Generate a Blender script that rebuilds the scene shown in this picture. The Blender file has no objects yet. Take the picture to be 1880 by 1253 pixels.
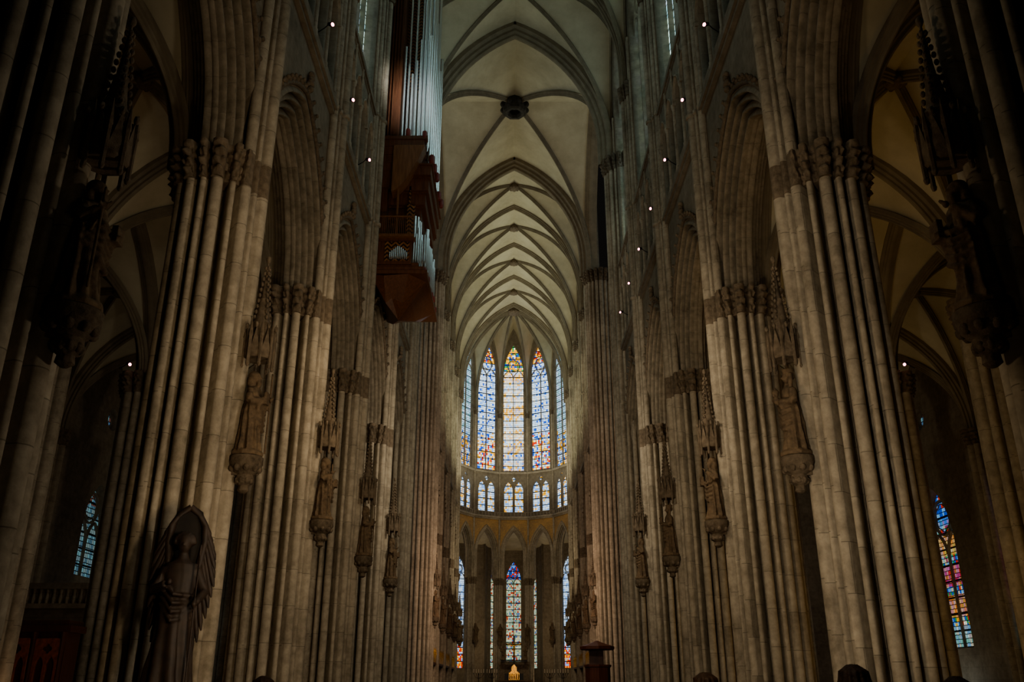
import bpy, math, random
from mathutils import Vector, Matrix
random.seed(4)
pi=math.pi
S=bpy.context.scene
COL=S.collection
try:
    S.view_settings.view_transform='AgX'; S.view_settings.look='AgX - Medium High Contrast'
except Exception: pass

# ------------------------------------------------------------------ helpers
def link(o): COL.objects.link(o); return o
def mk(name,verts,faces,mat=None,smooth=False):
    m=bpy.data.meshes.new(name); m.from_pydata([tuple(v) for v in verts],[],faces); m.validate(); m.update()
    if mat: m.materials.append(mat)
    if smooth:
        for p in m.polygons: p.use_smooth=True
    return m
def ob(name,mesh,loc=(0,0,0),rz=0,parent=None,scale=None):
    o=bpy.data.objects.new(name,mesh); link(o)
    o.location=loc; o.rotation_euler=(0,0,rz)
    if scale: o.scale=scale
    if parent: o.parent=parent
    return o
def tag(o,label,cat,group=None):
    o["label"]=label; o["category"]=cat
    if group: o["group"]=group
    return o
def struct(o): o["kind"]="structure"; return o
TR=[0]
def trimname(): TR[0]+=1; return "trim_%d"%TR[0]
WN=[0]
def winname(): WN[0]+=1; return "window_%d"%WN[0]

class G:
    "geometry accumulator"
    def __init__(s): s.v=[]; s.f=[]; s.mi={}
    def add(s,vs,fs,M=None,mi=0):
        b=len(s.v)
        for p in vs:
            p=Vector(p); s.v.append(tuple(M@p) if M else tuple(p))
        for f in fs:
            if mi: s.mi[len(s.f)]=mi
            s.f.append([i+b for i in f])
    def box(s,x0,x1,y0,y1,z0,z1,M=None):
        vs=[(x0,y0,z0),(x1,y0,z0),(x1,y1,z0),(x0,y1,z0),(x0,y0,z1),(x1,y0,z1),(x1,y1,z1),(x0,y1,z1)]
        s.add(vs,[(3,2,1,0),(4,5,6,7),(0,1,5,4),(1,2,6,5),(2,3,7,6),(3,0,4,7)],M)
    def loft(s,rings,cap=True,closed=True,M=None):
        n=len(rings[0]); vs=[p for r in rings for p in r]; fs=[]
        for k in range(len(rings)-1):
            for i in range(n if closed else n-1):
                j=(i+1)%n
                fs.append((k*n+i,k*n+j,(k+1)*n+j,(k+1)*n+i))
        if cap and closed:
            fs.append(tuple(reversed(range(n)))); fs.append(tuple(range((len(rings)-1)*n,len(rings)*n)))
        s.add(vs,fs,M)
    def lathe(s,prof,n=16,c=(0,0,0),M=None,ph=0):
        s.loft([[(c[0]+r*math.cos(2*pi*i/n+ph),c[1]+r*math.sin(2*pi*i/n+ph),c[2]+z) for i in range(n)] for r,z in prof],True,True,M)
    def tube(s,pts,rad,n=8,M=None):
        pts=[Vector(p) for p in pts]; rings=[]
        if not hasattr(rad,'__len__'): rad=[rad]*len(pts)
        for i,p in enumerate(pts):
            t=(pts[min(i+1,len(pts)-1)]-pts[max(i-1,0)]).normalized()
            a=Vector((0,0,1)) if abs(t.z)<.9 else Vector((0,1,0))
            u=t.cross(a).normalized(); w=t.cross(u)
            rings.append([p+rad[i]*(u*math.cos(2*pi*k/n)-w*math.sin(2*pi*k/n)) for k in range(n)])
        s.loft(rings,True,True,M)
    def bar(s,pts,r,d,closed=False):
        "planar tracery bar in the x-z plane at depth d"
        P=[Vector((x,0,z)) for x,z in pts]; n=len(P); rings=[]
        for i in range(n):
            a=P[(i-1)%n] if (closed or i>0) else P[i]; b=P[(i+1)%n] if (closed or i<n-1) else P[i]
            t=(b-a).normalized(); u=Vector((-t.z,0,t.x))
            rings.append([P[i]+Vector((0,d,0))+u*(r*cx)+Vector((0,cy*r*1.6,0)) for cx,cy in ((-1,.6),(-.45,-1),(.45,-1),(1,.6))])
        if closed: rings.append(rings[0])
        s.loft(rings,False,True)
    def ell(s,c,r,n=14,m=9,M=None):
        rings=[]
        for k in range(m+1):
            a=-pi/2+pi*(k+.02)/(m+.04)
            rings.append([(c[0]+r[0]*math.cos(a)*math.cos(2*pi*i/n),c[1]+r[1]*math.cos(a)*math.sin(2*pi*i/n),c[2]+r[2]*math.sin(a)) for i in range(n)])
        s.loft(rings,True,True,M)
    def mesh(s,name,mat,smooth=False,mat2=None):
        m=mk(name,s.v,s.f,mat,smooth)
        if mat2:
            m.materials.append(mat2)
            for k in s.mi: m.polygons[k].material_index=1
        return m

def autosmooth(me,ang=40):
    import bmesh
    bm=bmesh.new(); bm.from_mesh(me)
    for f in bm.faces: f.smooth=True
    for e in bm.edges:
        if len(e.link_faces)==2 and e.calc_face_angle(0)>math.radians(ang): e.smooth=False
    bm.to_mesh(me); bm.free(); return me

# ------------------------------------------------------------------ materials
def newmat(name):
    m=bpy.data.materials.new(name); m.use_nodes=True; nt=m.node_tree; nt.nodes.clear(); return m,nt
def N(nt,t,**k):
    n=nt.nodes.new(t)
    for a,b in k.items(): setattr(n,a,b)
    return n
def math_(nt,op,a,b=None,c=None):
    n=N(nt,'ShaderNodeMath',operation=op)
    for i,v in enumerate((a,b,c)):
        if v is None: continue
        if isinstance(v,(int,float)): n.inputs[i].default_value=v
        else: nt.links.new(v,n.inputs[i])
    return n.outputs[0]
def stone(name,c1,c2,mortar=(.05,.04,.03),bw=1.0,rh=.62,bump=.35,joint=True,noise=3.0,rough=.85,mort=.5,var=.2):
    m,nt=newmat(name); L=nt.links.new
    out=N(nt,'ShaderNodeOutputMaterial'); bs=N(nt,'ShaderNodeBsdfPrincipled'); bs.inputs['Roughness'].default_value=rough
    bs.inputs['Specular IOR Level'].default_value=.2
    tc=N(nt,'ShaderNodeTexCoord'); sp=N(nt,'ShaderNodeSeparateXYZ'); L(tc.outputs['Object'],sp.inputs[0])
    oi=N(nt,'ShaderNodeObjectInfo')
    cell=math_(nt,'FLOOR',math_(nt,'MULTIPLY',math_(nt,'ADD',math_(nt,'MULTIPLY',sp.outputs[0],1.3),sp.outputs[1]),2.2))
    u=math_(nt,'ADD',sp.outputs[0],sp.outputs[1])
    zz=math_(nt,'ADD',sp.outputs[2],math_(nt,'MULTIPLY',oi.outputs['Random'],3.0))
    if bw>10: zz=math_(nt,'ADD',zz,math_(nt,'MULTIPLY',math_(nt,'SINE',math_(nt,'MULTIPLY',cell,12.9)),.4))
    cb=N(nt,'ShaderNodeCombineXYZ'); L(u,cb.inputs[0]); L(zz,cb.inputs[1])
    n1=N(nt,'ShaderNodeTexNoise'); n1.inputs['Scale'].default_value=noise; n1.inputs['Detail'].default_value=8; n1.inputs['Roughness'].default_value=.65
    L(tc.outputs['Object'],n1.inputs['Vector'])
    n2=N(nt,'ShaderNodeTexNoise'); n2.inputs['Scale'].default_value=.45; n2.inputs['Detail'].default_value=4
    L(tc.outputs['Object'],n2.inputs['Vector'])
    rp=N(nt,'ShaderNodeValToRGB'); rp.color_ramp.elements[0].position=.34; rp.color_ramp.elements[0].color=(*c2,1)
    rp.color_ramp.elements[1].position=.64; rp.color_ramp.elements[1].color=(*c1,1)
    mixf=math_(nt,'ADD',math_(nt,'MULTIPLY',n1.outputs[0],.55),math_(nt,'MULTIPLY',n2.outputs[0],.45))
    col=rp.outputs[0]; h=n1.outputs[0]
    if joint:
        br=N(nt,'ShaderNodeTexBrick'); L(cb.outputs[0],br.inputs['Vector'])
        br.inputs['Scale'].default_value=1; br.inputs['Mortar Size'].default_value=.009; br.inputs['Brick Width'].default_value=bw; br.inputs['Row Height'].default_value=rh
        br.inputs['Mortar Smooth'].default_value=.3
        br.inputs['Color1'].default_value=(.25,.25,.25,1); br.inputs['Color2'].default_value=(.75,.75,.75,1); br.inputs['Mortar'].default_value=(.3,.3,.3,1)
        bc=N(nt,'ShaderNodeSeparateColor'); L(br.outputs['Color'],bc.inputs[0])
        mixf=math_(nt,'ADD',mixf,math_(nt,'MULTIPLY',math_(nt,'SUBTRACT',bc.outputs[0],.5),var))
        if bw>10:
            wn=N(nt,'ShaderNodeTexWhiteNoise',noise_dimensions='2D'); c2_=N(nt,'ShaderNodeCombineXYZ')
            L(cell,c2_.inputs[0]); L(math_(nt,'FLOOR',math_(nt,'DIVIDE',zz,rh)),c2_.inputs[1]); L(c2_.outputs[0],wn.inputs['Vector'])
            mixf=math_(nt,'ADD',mixf,math_(nt,'MULTIPLY',math_(nt,'SUBTRACT',wn.outputs['Value'],.5),.06))
        mx=N(nt,'ShaderNodeMix',data_type='RGBA'); L(math_(nt,'MULTIPLY',br.outputs['Fac'],mort),mx.inputs[0]); L(rp.outputs[0],mx.inputs[6]); mx.inputs[7].default_value=(*mortar,1)
        col=mx.outputs[2]
        h=math_(nt,'SUBTRACT',math_(nt,'MULTIPLY',n1.outputs[0],.6),math_(nt,'MULTIPLY',br.outputs['Fac'],.35))
    L(mixf,rp.inputs[0]); L(col,bs.inputs['Base Color'])
    bp=N(nt,'ShaderNodeBump'); bp.inputs['Strength'].default_value=bump; bp.inputs['Distance'].default_value=.04; L(h,bp.inputs['Height']); L(bp.outputs[0],bs.inputs['Normal'])
    L(bs.outputs[0],out.inputs[0]); return m
def plain(name,c,rough=.6,metal=0,noise=0,emit=None,es=0):
    m,nt=newmat(name); L=nt.links.new
    out=N(nt,'ShaderNodeOutputMaterial'); bs=N(nt,'ShaderNodeBsdfPrincipled')
    bs.inputs['Base Color'].default_value=(*c,1); bs.inputs['Roughness'].default_value=rough; bs.inputs['Metallic'].default_value=metal
    if noise:
        tc=N(nt,'ShaderNodeTexCoord'); n1=N(nt,'ShaderNodeTexNoise'); n1.inputs['Scale'].default_value=noise; n1.inputs['Detail'].default_value=6
        L(tc.outputs['Object'],n1.inputs['Vector']); rp=N(nt,'ShaderNodeValToRGB')
        rp.color_ramp.elements[0].position=.3; rp.color_ramp.elements[0].color=(c[0]*.5,c[1]*.5,c[2]*.5,1)
        rp.color_ramp.elements[1].position=.7; rp.color_ramp.elements[1].color=(min(1,c[0]*1.3),min(1,c[1]*1.3),min(1,c[2]*1.3),1)
        L(n1.outputs[0],rp.inputs[0]); L(rp.outputs[0],bs.inputs['Base Color'])
        bp=N(nt,'ShaderNodeBump'); bp.inputs['Strength'].default_value=.3; bp.inputs['Distance'].default_value=.02; L(n1.outputs[0],bp.inputs['Height']); L(bp.outputs[0],bs.inputs['Normal'])
    if emit:
        bs.inputs['Emission Color'].default_value=(*emit,1); bs.inputs['Emission Strength'].default_value=es
    L(bs.outputs[0],out.inputs[0]); return m
def wood(name,c,zig=False,dark=(.03,.012,.005)):
    m,nt=newmat(name); L=nt.links.new
    out=N(nt,'ShaderNodeOutputMaterial'); bs=N(nt,'ShaderNodeBsdfPrincipled'); bs.inputs['Roughness'].default_value=.45
    tc=N(nt,'ShaderNodeTexCoord'); sp=N(nt,'ShaderNodeSeparateXYZ'); L(tc.outputs['Object'],sp.inputs[0])
    mp=N(nt,'ShaderNodeMapping'); mp.inputs['Scale'].default_value=(6,6,.7); L(tc.outputs['Object'],mp.inputs[0])
    n1=N(nt,'ShaderNodeTexNoise'); n1.inputs['Scale'].default_value=2; n1.inputs['Detail'].default_value=6; L(mp.outputs[0],n1.inputs['Vector'])
    rp=N(nt,'ShaderNodeValToRGB'); rp.color_ramp.elements[0].position=.3; rp.color_ramp.elements[0].color=(c[0]*.55,c[1]*.5,c[2]*.45,1)
    rp.color_ramp.elements[1].position=.75; rp.color_ramp.elements[1].color=(*c,1)
    L(n1.outputs[0],rp.inputs[0]); col=rp.outputs[0]
    if zig:
        u=math_(nt,'ADD',sp.outputs[0],sp.outputs[1])
        tri=math_(nt,'PINGPONG',u,.17)
        f=math_(nt,'FRACT',math_(nt,'MULTIPLY',math_(nt,'ADD',sp.outputs[2],tri),5.0))
        g=math_(nt,'GREATER_THAN',f,.5)
        mx=N(nt,'ShaderNodeMix',data_type='RGBA'); L(g,mx.inputs[0]); L(col,mx.inputs[6]); mx.inputs[7].default_value=(*dark,1); col=mx.outputs[2]
    L(col,bs.inputs['Base Color']); L(bs.outputs[0],out.inputs[0]); return m
def glass(name,top,bot,zsplit,strength,scale=5.0,bars=.8,botstr=1.0,crown=None,zcrown=99,rnd=.12,rowmix=.45,rowh=1.6,rowcol=None):
    "leaded glass: near-regular quarries, iron bars, alternating panel rows"
    m,nt=newmat(name); L=nt.links.new
    out=N(nt,'ShaderNodeOutputMaterial'); em=N(nt,'ShaderNodeEmission')
    tc=N(nt,'ShaderNodeTexCoord'); sp=N(nt,'ShaderNodeSeparateXYZ'); L(tc.outputs['Object'],sp.inputs[0])
    oi=N(nt,'ShaderNodeObjectInfo'); r=math_(nt,'MULTIPLY',math_(nt,'FLOOR',math_(nt,'MULTIPLY',oi.outputs['Random'],37.0)),1.0)
    cb=N(nt,'ShaderNodeCombineXYZ'); L(math_(nt,'ADD',sp.outputs[0],r),cb.inputs[0]); L(math_(nt,'MULTIPLY',sp.outputs[2],.8),cb.inputs[1])
    vo=N(nt,'ShaderNodeTexVoronoi',voronoi_dimensions='2D'); vo.inputs['Scale'].default_value=scale; vo.inputs['Randomness'].default_value=rnd; L(cb.outputs[0],vo.inputs['Vector'])
    ve=N(nt,'ShaderNodeTexVoronoi',voronoi_dimensions='2D',feature='DISTANCE_TO_EDGE'); ve.inputs['Scale'].default_value=scale; ve.inputs['Randomness'].default_value=rnd; L(cb.outputs[0],ve.inputs['Vector'])
    sc=N(nt,'ShaderNodeSeparateColor'); L(vo.outputs['Color'],sc.inputs[0])
    def ramp(pal):
        rp=N(nt,'ShaderNodeValToRGB'); cr=rp.color_ramp; cr.interpolation='CONSTANT'
        cr.elements[0].color=(*pal[0],1); cr.elements[1].position=1/len(pal); cr.elements[1].color=(*pal[1],1)
        for i in range(2,len(pal)):
            e=cr.elements.new(i/len(pal)); e.color=(*pal[i],1)
        L(sc.outputs[0],rp.inputs[0]); return rp.outputs[0]
    a=ramp(top); b=ramp(bot)
    g=math_(nt,'LESS_THAN',math_(nt,'ADD',sp.outputs[2],math_(nt,'MULTIPLY',sc.outputs[1],1.6)),zsplit)
    mx=N(nt,'ShaderNodeMix',data_type='RGBA'); L(g,mx.inputs[0]); L(a,mx.inputs[6]); L(b,mx.inputs[7]); col=mx.outputs[2]
    if rowcol:
        fz=math_(nt,'ABSOLUTE',math_(nt,'SUBTRACT',math_(nt,'FRACT',math_(nt,'DIVIDE',sp.outputs[2],rowh)),.5))
        row=math_(nt,'FRACT',math_(nt,'MULTIPLY',math_(nt,'FLOOR',math_(nt,'DIVIDE',sp.outputs[2],rowh)),.381))
        rr=N(nt,'ShaderNodeValToRGB'); cr=rr.color_ramp; cr.interpolation='CONSTANT'
        cr.elements[0].color=(*rowcol[0],1); cr.elements[1].position=1/len(rowcol); cr.elements[1].color=(*rowcol[1],1)
        for i in range(2,len(rowcol)): e=cr.elements.new(i/len(rowcol)); e.color=(*rowcol[i],1)
        L(row,rr.inputs[0])
        ins=math_(nt,'MULTIPLY',math_(nt,'LESS_THAN',fz,.36),rowmix)
        m3=N(nt,'ShaderNodeMix',data_type='RGBA'); L(ins,m3.inputs[0]); L(col,m3.inputs[6]); L(rr.outputs[0],m3.inputs[7]); col=m3.outputs[2]
    if crown:
        c=ramp(crown); g2=math_(nt,'GREATER_THAN',sp.outputs[2],zcrown)
        m2=N(nt,'ShaderNodeMix',data_type='RGBA'); L(g2,m2.inputs[0]); L(col,m2.inputs[6]); L(c,m2.inputs[7]); col=m2.outputs[2]
    lead=math_(nt,'GREATER_THAN',ve.outputs['Distance'],.09)
    bar=math_(nt,'GREATER_THAN',math_(nt,'FRACT',math_(nt,'DIVIDE',sp.outputs[2],bars)),.12)
    k=math_(nt,'MULTIPLY',lead,bar); k=math_(nt,'ADD',math_(nt,'MULTIPLY',k,.98),.02)
    st=math_(nt,'MULTIPLY',k,math_(nt,'ADD',strength,math_(nt,'MULTIPLY',g,strength*(botstr-1))))
    L(col,em.inputs[0]); L(st,em.inputs[1]); L(em.outputs[0],out.inputs[0]); return m

M_pier=stone("pier_stone",(.40,.345,.265),(.18,.15,.11),bw=60,rh=.95,mort=.5,mortar=(.06,.05,.035),noise=4,bump=.45,var=.08)
M_arch=stone("arch_stone",(.29,.245,.185),(.12,.10,.07),bw=60,rh=.8,mort=.3,noise=4,var=.06)  # darker copy of pier stone; puts shade of the arch reveals into the colour
M_wall=stone("wall_stone",(.26,.22,.165),(.13,.105,.075),bw=1.3,rh=.55,mort=.25,var=.1)
M_carve=stone("carved_stone",(.22,.17,.12),(.06,.045,.03),joint=False,noise=7,bump=.8)
M_rib=stone("rib_stone",(.27,.23,.165),(.17,.14,.10),joint=False,noise=2)
M_web=stone("vault_plaster",(.55,.50,.37),(.42,.37,.265),joint=False,bump=.1,noise=1.2)
M_floor=stone("floor_stone",(.12,.09,.07),(.06,.045,.03),bw=.8,rh=.8)
M_statue=stone("statue_stone",(.20,.14,.085),(.06,.043,.03),joint=False,noise=9,bump=.5)
M_gold=plain("gilded_metal",(.8,.45,.12),.35,.9,12)
M_paint=stone("painted_spandrel",(.50,.31,.13),(.16,.125,.085),joint=False,noise=5)
M_woodo=wood("organ_oak",(.16,.066,.03))
M_woodz=wood("organ_zigzag_panel",(.36,.18,.07),zig=True)
M_woodl=wood("pale_oak",(.26,.125,.055))
M_woodd=wood("dark_carved_wood",(.12,.035,.015))
M_pipe=plain("tin_pipe",(.86,.88,.88),.22,.88)
M_red=plain("red_lacquer_foot",(.18,.03,.02),.5)
M_black=plain("black_metal",(.02,.02,.02),.5,.5)
M_lens=plain("lamp_lens",(1,.8,.8),.3,0,0,(1.0,.36,.42),8)
W_=(.64,.82,1.0); BL=(.02,.10,.6); LB=(.24,.48,1.0); YE=(1.0,.48,.03); RD=(.75,.04,.01); WH=(1,.95,.78); GR=(.05,.35,.10); TE=(.3,.6,.66); PB=(.5,.7,1.0)
M_g_center=glass("stained_glass_yellow_white",[WH,YE,W_,WH,LB,(1,.72,.22),W_,YE,WH],[BL,W_,YE,WH,LB,YE,WH,W_],29.5,1.95,5.2,crown=[YE,YE,WH,GR,YE,BL],zcrown=37.6,rowmix=.35,rowh=1.5,rowcol=[YE,WH,W_,W_,(1,.7,.2)])
M_g_blue=glass("stained_glass_blue_white",[W_,PB,W_,LB,WH,PB,BL,W_,W_],[YE,LB,YE,W_,BL,WH,WH,RD],29.9,1.9,5.2,crown=[YE,YE,BL,WH,RD],zcrown=38.4)
M_g_pale=glass("stained_glass_pale",[W_,TE,(.4,.68,.75),W_,TE,PB],[YE,LB,W_,BL,YE,W_],29.5,1.25,5.0)
M_g_nave=glass("grisaille_glass",[TE,(.6,.85,.8),(.5,.75,.65),W_],[TE,(.5,.6,.5),TE],0,2.1,3.5)
M_g_trif=glass("gallery_glass",[W_,PB,YE,WH,LB,W_],[W_,LB],0,1.5,5.5)
M_g_low=glass("chapel_glass",[(.6,.70,.5),(.2,.38,.25),(.75,.75,.5),(.12,.2,.42),(.75,.56,.26),(.5,.6,.45),(.5,.08,.04),(.4,.52,.4),(.6,.66,.5)],[RD,BL,(.5,.55,.45)],2,1.15,5.8,crown=[BL,RD,LB,BL],zcrown=14.2)
M_g_lowb=glass("chapel_glass_blue",[PB,W_,LB,W_,W_],[RD,LB,YE,RD],6.2,1.4,5.5)
M_g_aisr=glass("aisle_glass_colourful",[RD,BL,(.15,.4,.9),TE,BL,GR,(.35,.06,.15),(.7,.6,.35)],[GR,YE,TE,BL,WH,GR],5.0,.8,6,crown=[RD,BL,BL,(.2,.5,.9)],zcrown=9.6,rowmix=.6,rowh=1.5,rowcol=[(.9,.35,.05),(.1,.35,.9),RD,TE,(.85,.5,.1)])
M_g_aisl=glass("aisle_glass_pale",[TE,(.35,.5,.5),(.3,.45,.5),(.15,.3,.4)],[TE,TE],2,.36,5,crown=[TE,(.15,.3,.5),(.3,.12,.1)],zcrown=10.3)

# ------------------------------------------------------------------ shape library
def halfarch(a,R,o,zs,n,base=None):
    c=R-a; th=math.acos(c/(R+o)); pts=[]
    if base is not None: pts.append((R+o-c,base))
    for i in range(n+1):
        t=th*i/n; pts.append((-c+(R+o)*math.cos(t),zs+(R+o)*math.sin(t)))
    return pts
def fullarch(a,R,o,zs,n,base=None):
    h=halfarch(a,R,o,zs,n,base)
    return [(-x,z) for x,z in h][:-1]+list(reversed(h))
def Rof(a,h): return (a*a+h*h)/(2*a)
def lancet(cx,hw,z0,zs,h,n=7):
    return [(cx+x,z) for x,z in fullarch(hw,Rof(hw,h),0,zs,n,z0)]
def foil(cx,cz,r,k,n=48,ph=pi/2):
    out=[]; rr=r*.5; d=r-rr
    for i in range(n):
        t=2*pi*i/n; best=0
        for j in range(k):
            a=2*pi*j/k+ph; b=math.cos(t-a)*d; disc=rr*rr-(d*d-b*b)
            if disc>0: best=max(best,b+math.sqrt(disc))
        out.append((cx+max(best,r*.35)*math.cos(t),cz+max(best,r*.35)*math.sin(t)))
    return out
def circ(cx,cz,r,n=24): return [(cx+r*math.cos(2*pi*i/n),cz+r*math.sin(2*pi*i/n)) for i in range(n)]
def panel(name,loops,thick,depth,mat,bevel=0):
    cu=bpy.data.curves.new(name,'CURVE'); cu.dimensions='2D'; cu.fill_mode='BOTH'; cu.extrude=thick/2; cu.bevel_depth=bevel; cu.bevel_resolution=0
    for lp in loops:
        sp=cu.splines.new('POLY'); sp.points.add(len(lp)-1); sp.use_cyclic_u=True
        for i,(x,z) in enumerate(lp): sp.points[i].co=(x,z,0,1)
    o=bpy.data.objects.new(name,cu); link(o); bpy.context.view_layer.update()
    me=bpy.data.meshes.new_from_object(o.evaluated_get(bpy.context.evaluated_depsgraph_get()))
    bpy.data.objects.remove(o); me.name=name
    for v in me.vertices:
        x,y,z=v.co; v.co=(x,-z+depth,y)
    me.flip_normals(); me.materials.clear(); me.materials.append(mat)
    return me
def flat(name,loop,depth,mat):
    return mk(name,[(x,depth,z) for x,z in loop],[tuple(range(len(loop)))],mat)
def rect(x0,x1,z0,z1): return [(x0,z0),(x1,z0),(x1,z1),(x0,z1)]

def window2(name,hw,sill,spring,h,mat,d=.35,br=.055):
    lp=lancet(0,hw,sill,spring,h,10); g=G()
    g.bar(lp,br*1.3,d,True)
    zs=spring-hw*.5
    g.bar([(0,sill),(0,zs)],br,d)
    for c in (-.5,.5): g.bar([(c*hw+x,z) for x,z in fullarch(hw*.5,Rof(hw*.5,hw*.85),0,zs,6,zs-.05)],br,d)
    rz=spring+hw*.85; r=hw*.58
    g.bar(circ(0,rz,r),br,d,True); g.bar(foil(0,rz,r*.8,6),br*.45,d,True)
    if h>hw*2.4: g.bar(circ(0,rz+r+hw*.42,hw*.3,16),br*.7,d,True)
    return autosmooth(g.mesh(name+"_tracery",M_wall),50),flat(name+"_glass",lp,d+.06,mat),lp
def window4(name,hw,sill,spring,h,mat,d=.45,br=.085):
    lp=lancet(0,hw,sill,spring,h,12); g=G()
    g.bar(lp,br*1.5,d,True)
    for c in (-.5,0,.5): g.bar([(c*hw,sill),(c*hw,spring-.6)],br if c else br*1.3,d)
    for c in (-.75,-.25,.25,.75): g.bar([(c*hw+x,z) for x,z in fullarch(hw*.25,Rof(hw*.25,1.1),0,spring-.6,6,spring-.65)],br*.8,d)
    for c in (-.5,.5):
        g.bar([(c*hw+x,z) for x,z in fullarch(hw*.5,Rof(hw*.5,2.2),0,spring-.3,8,spring-.6)],br,d)
        g.bar(circ(c*hw,spring+.95,.5,18),br*.7,d,True)
    g.bar(circ(0,spring+3.2,1.15),br,d,True); g.bar(foil(0,spring+3.2,.95,6),br*.5,d,True)
    return autosmooth(g.mesh(name+"_tracery",M_wall),50),flat(name+"_glass",lp,d+.1,mat),lp

def archwall(name,half,a,h,spring,width,nroll,thick,top,base,mat,n=14,mat2=None,deep=.5):
    R=Rof(a,h); g=G()
    prof=[]; dd=thick*.46
    A=(width,0.0); B=(0.0,dd); L=math.hypot(width,dd); nx,ny=(-dd/L,-width/L)
    q=L/nroll; K=nroll*8
    for i in range(K+1):
        t=i/K; w=(abs(math.sin(pi*nroll*t))**.75)*q*1.15-(q*deep if 0<i<K else 0)
        prof.append((A[0]+(B[0]-A[0])*t+nx*w, A[1]+(B[1]-A[1])*t+ny*w))
    prof=[(max(o,-.1),d) for o,d in prof]
    prof+= [(o,thick-d) for o,d in reversed(prof)]
    g.loft([[(x,d,z) for x,z in fullarch(a,R,o,spring,n,base)] for o,d in prof],False,False)
    oc=fullarch(a,R,width,spring,n,base)
    for d in (0.0,thick):
        vs=[];fs=[]
        P=[(-half,base)]+oc+[(half,base)]
        for x,z in P: vs+= [(x,d,z),(x,d,top)]
        for i in range(len(P)-1): fs.append((2*i,2*i+2,2*i+3,2*i+1))
        g.add(vs,fs,None,1)
    me=g.mesh(name,mat,False,mat2); autosmooth(me,50); return me
def hood(name,a,h,o,spring,base,mat):
    R=Rof(a,h); g=G(); pts=fullarch(a,R,o,spring,18,base)
    g.tube([(x,-.05,z) for x,z in pts],.07,8)
    big=fullarch(a,R,o+.1,spring,15)
    for i,(x,z) in enumerate(big[3:-3]):
        g.ell((x,-.08,z),(.10,.08,.10),7,5); g.ell((x*1.02,-.16,z+.06),(.06,.06,.07),6,4)
    x,z=0,pts[len(pts)//2][1]
    for k,(rr,zz) in enumerate(((.1,.15),(.2,.35),(.1,.52),(.14,.66))): g.ell((0,-.12,z+zz),(rr,.11,.11),8,5)
    return autosmooth(g.mesh(name,mat),60)

def radial(circles,cx,cy,n):
    out=[]
    for i in range(n):
        t=2*pi*i/n; dx,dy=math.cos(t),math.sin(t); best=.05
        for x,y,r in circles:
            b=(x-cx)*dx+(y-cy)*dy; dis=r*r-((x-cx)**2+(y-cy)**2-b*b)
            if dis>0: best=max(best,b+math.sqrt(dis))
        out.append(best)
    return out
def column(name,rad,cx,cy,levels,mat):
    n=len(rad); g=G(); rings=[]
    for z,add in levels:
        ring=[]
        for i in range(n):
            t=2*pi*i/n; r=rad[i]+(add(t) if callable(add) else add)
            ring.append((cx+r*math.cos(t),cy+r*math.sin(t),z))
        rings.append(ring)
    g.loft(rings); return autosmooth(g.mesh(name,mat),55)
def leafcap(name,rad,cx,cy,z0,z1,ext,mask,mat,lobes=14):
    n=len(rad); rings=[]; K=16; g=G()
    for k in range(K+1):
        u=k/K; z=z0+(z1-z0)*u
        ring=[]
        for i in range(n):
            t=2*pi*i/n; m=mask(t)
            if u<.08: e=.07
            elif u<.82:
                v=(u-.08)/.74
                tier=int(v*2.999); w=(v*3)%1
                leaf=abs(math.cos(lobes*t/1.0+tier*pi/2))**.6
                e=ext*(.15+.65*v)+ext*.55*leaf*math.sin(pi*min(1,w*1.05))**1.5+ext*.12*math.sin(37*t+9*v)
            else: e=ext*1.15 if u>.86 else ext*.9
            r=rad[i]+e*m+.004
            ring.append((cx+r*math.cos(t),cy+r*math.sin(t),z))
        rings.append(ring)
    g.loft(rings); return autosmooth(g.mesh(name,mat),60)

# ------------------------------------------------------------------ dimensions
BAY=7.5; HB=BAY/2
PY=[9.9+BAY*k for k in range(6)]
CY=[63.7+BAY*k for k in range(5)]
D=6.25; PX=6.85; TRZ=19.6
VS=6.25; CROWN=43.2; VH=9.6
AP=6.25; FH=AP*math.tan(pi/12); YC=93.7+FH

# ------------------------------------------------------------------ piers
SC=.86
nave5=[(0,-1.05,.18),(.32,-.96,.075),(-.32,-.96,.075),(.64,-.81,.155),(-.64,-.81,.155)]
pc=[(0,0,.50)]+nave5+[(.90,-.57,.08),(-.90,-.57,.08),(1.07,-.22,.15),(-1.07,-.22,.15),(1.11,.12,.08),(-1.11,.12,.08),(1.0,.45,.14),(-1.0,.45,.14),(0,1.05,.19),(.36,.97,.10),(-.36,.97,.10),(.74,.77,.15),(-.74,.77,.15)]
sc=lambda L:[(x*SC,y*SC,r*SC) for x,y,r in L]
nave5=sc(nave5); pc=sc(pc)
NR=320
rp_=radial(pc,0,0,NR)
pier_shaft=column("pier_shaft",rp_,0,0,[(.95,0),(12.0,0),(12.8,0)],M_pier)
pier_base=column("pier_base",[1.25]*NR,0,0,[(0,.05),(.5,.05),(.55,-.08),(.7,-.05),(.8,-.1),(.98,-.12)],M_pier)
def navemask(t):
    d=abs((t-1.5*pi+pi)%(2*pi)-pi); return max(0,min(1,(d-.66)/.18))
rcap=[max(r,.80) for r in rp_]
pier_cap=leafcap("pier_cap",rcap,0,0,11.9,12.75,.2,navemask,M_carve)
ru=radial(nave5+[(0,-.1,.42)],0,-.47,180)
wall_shaft=column("wall_shaft",ru,0,-.47,[(12.78,0),(31.5,0)],M_pier)
wall_cap=leafcap("wall_cap",ru,0,-.47,31.4,32.3,.13,lambda t:1,M_carve,10)
band=column("shaft_ring",ru,0,-.47,[(19.5,.01),(19.53,.06),(19.65,.06),(19.68,.01)],M_pier)
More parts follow.
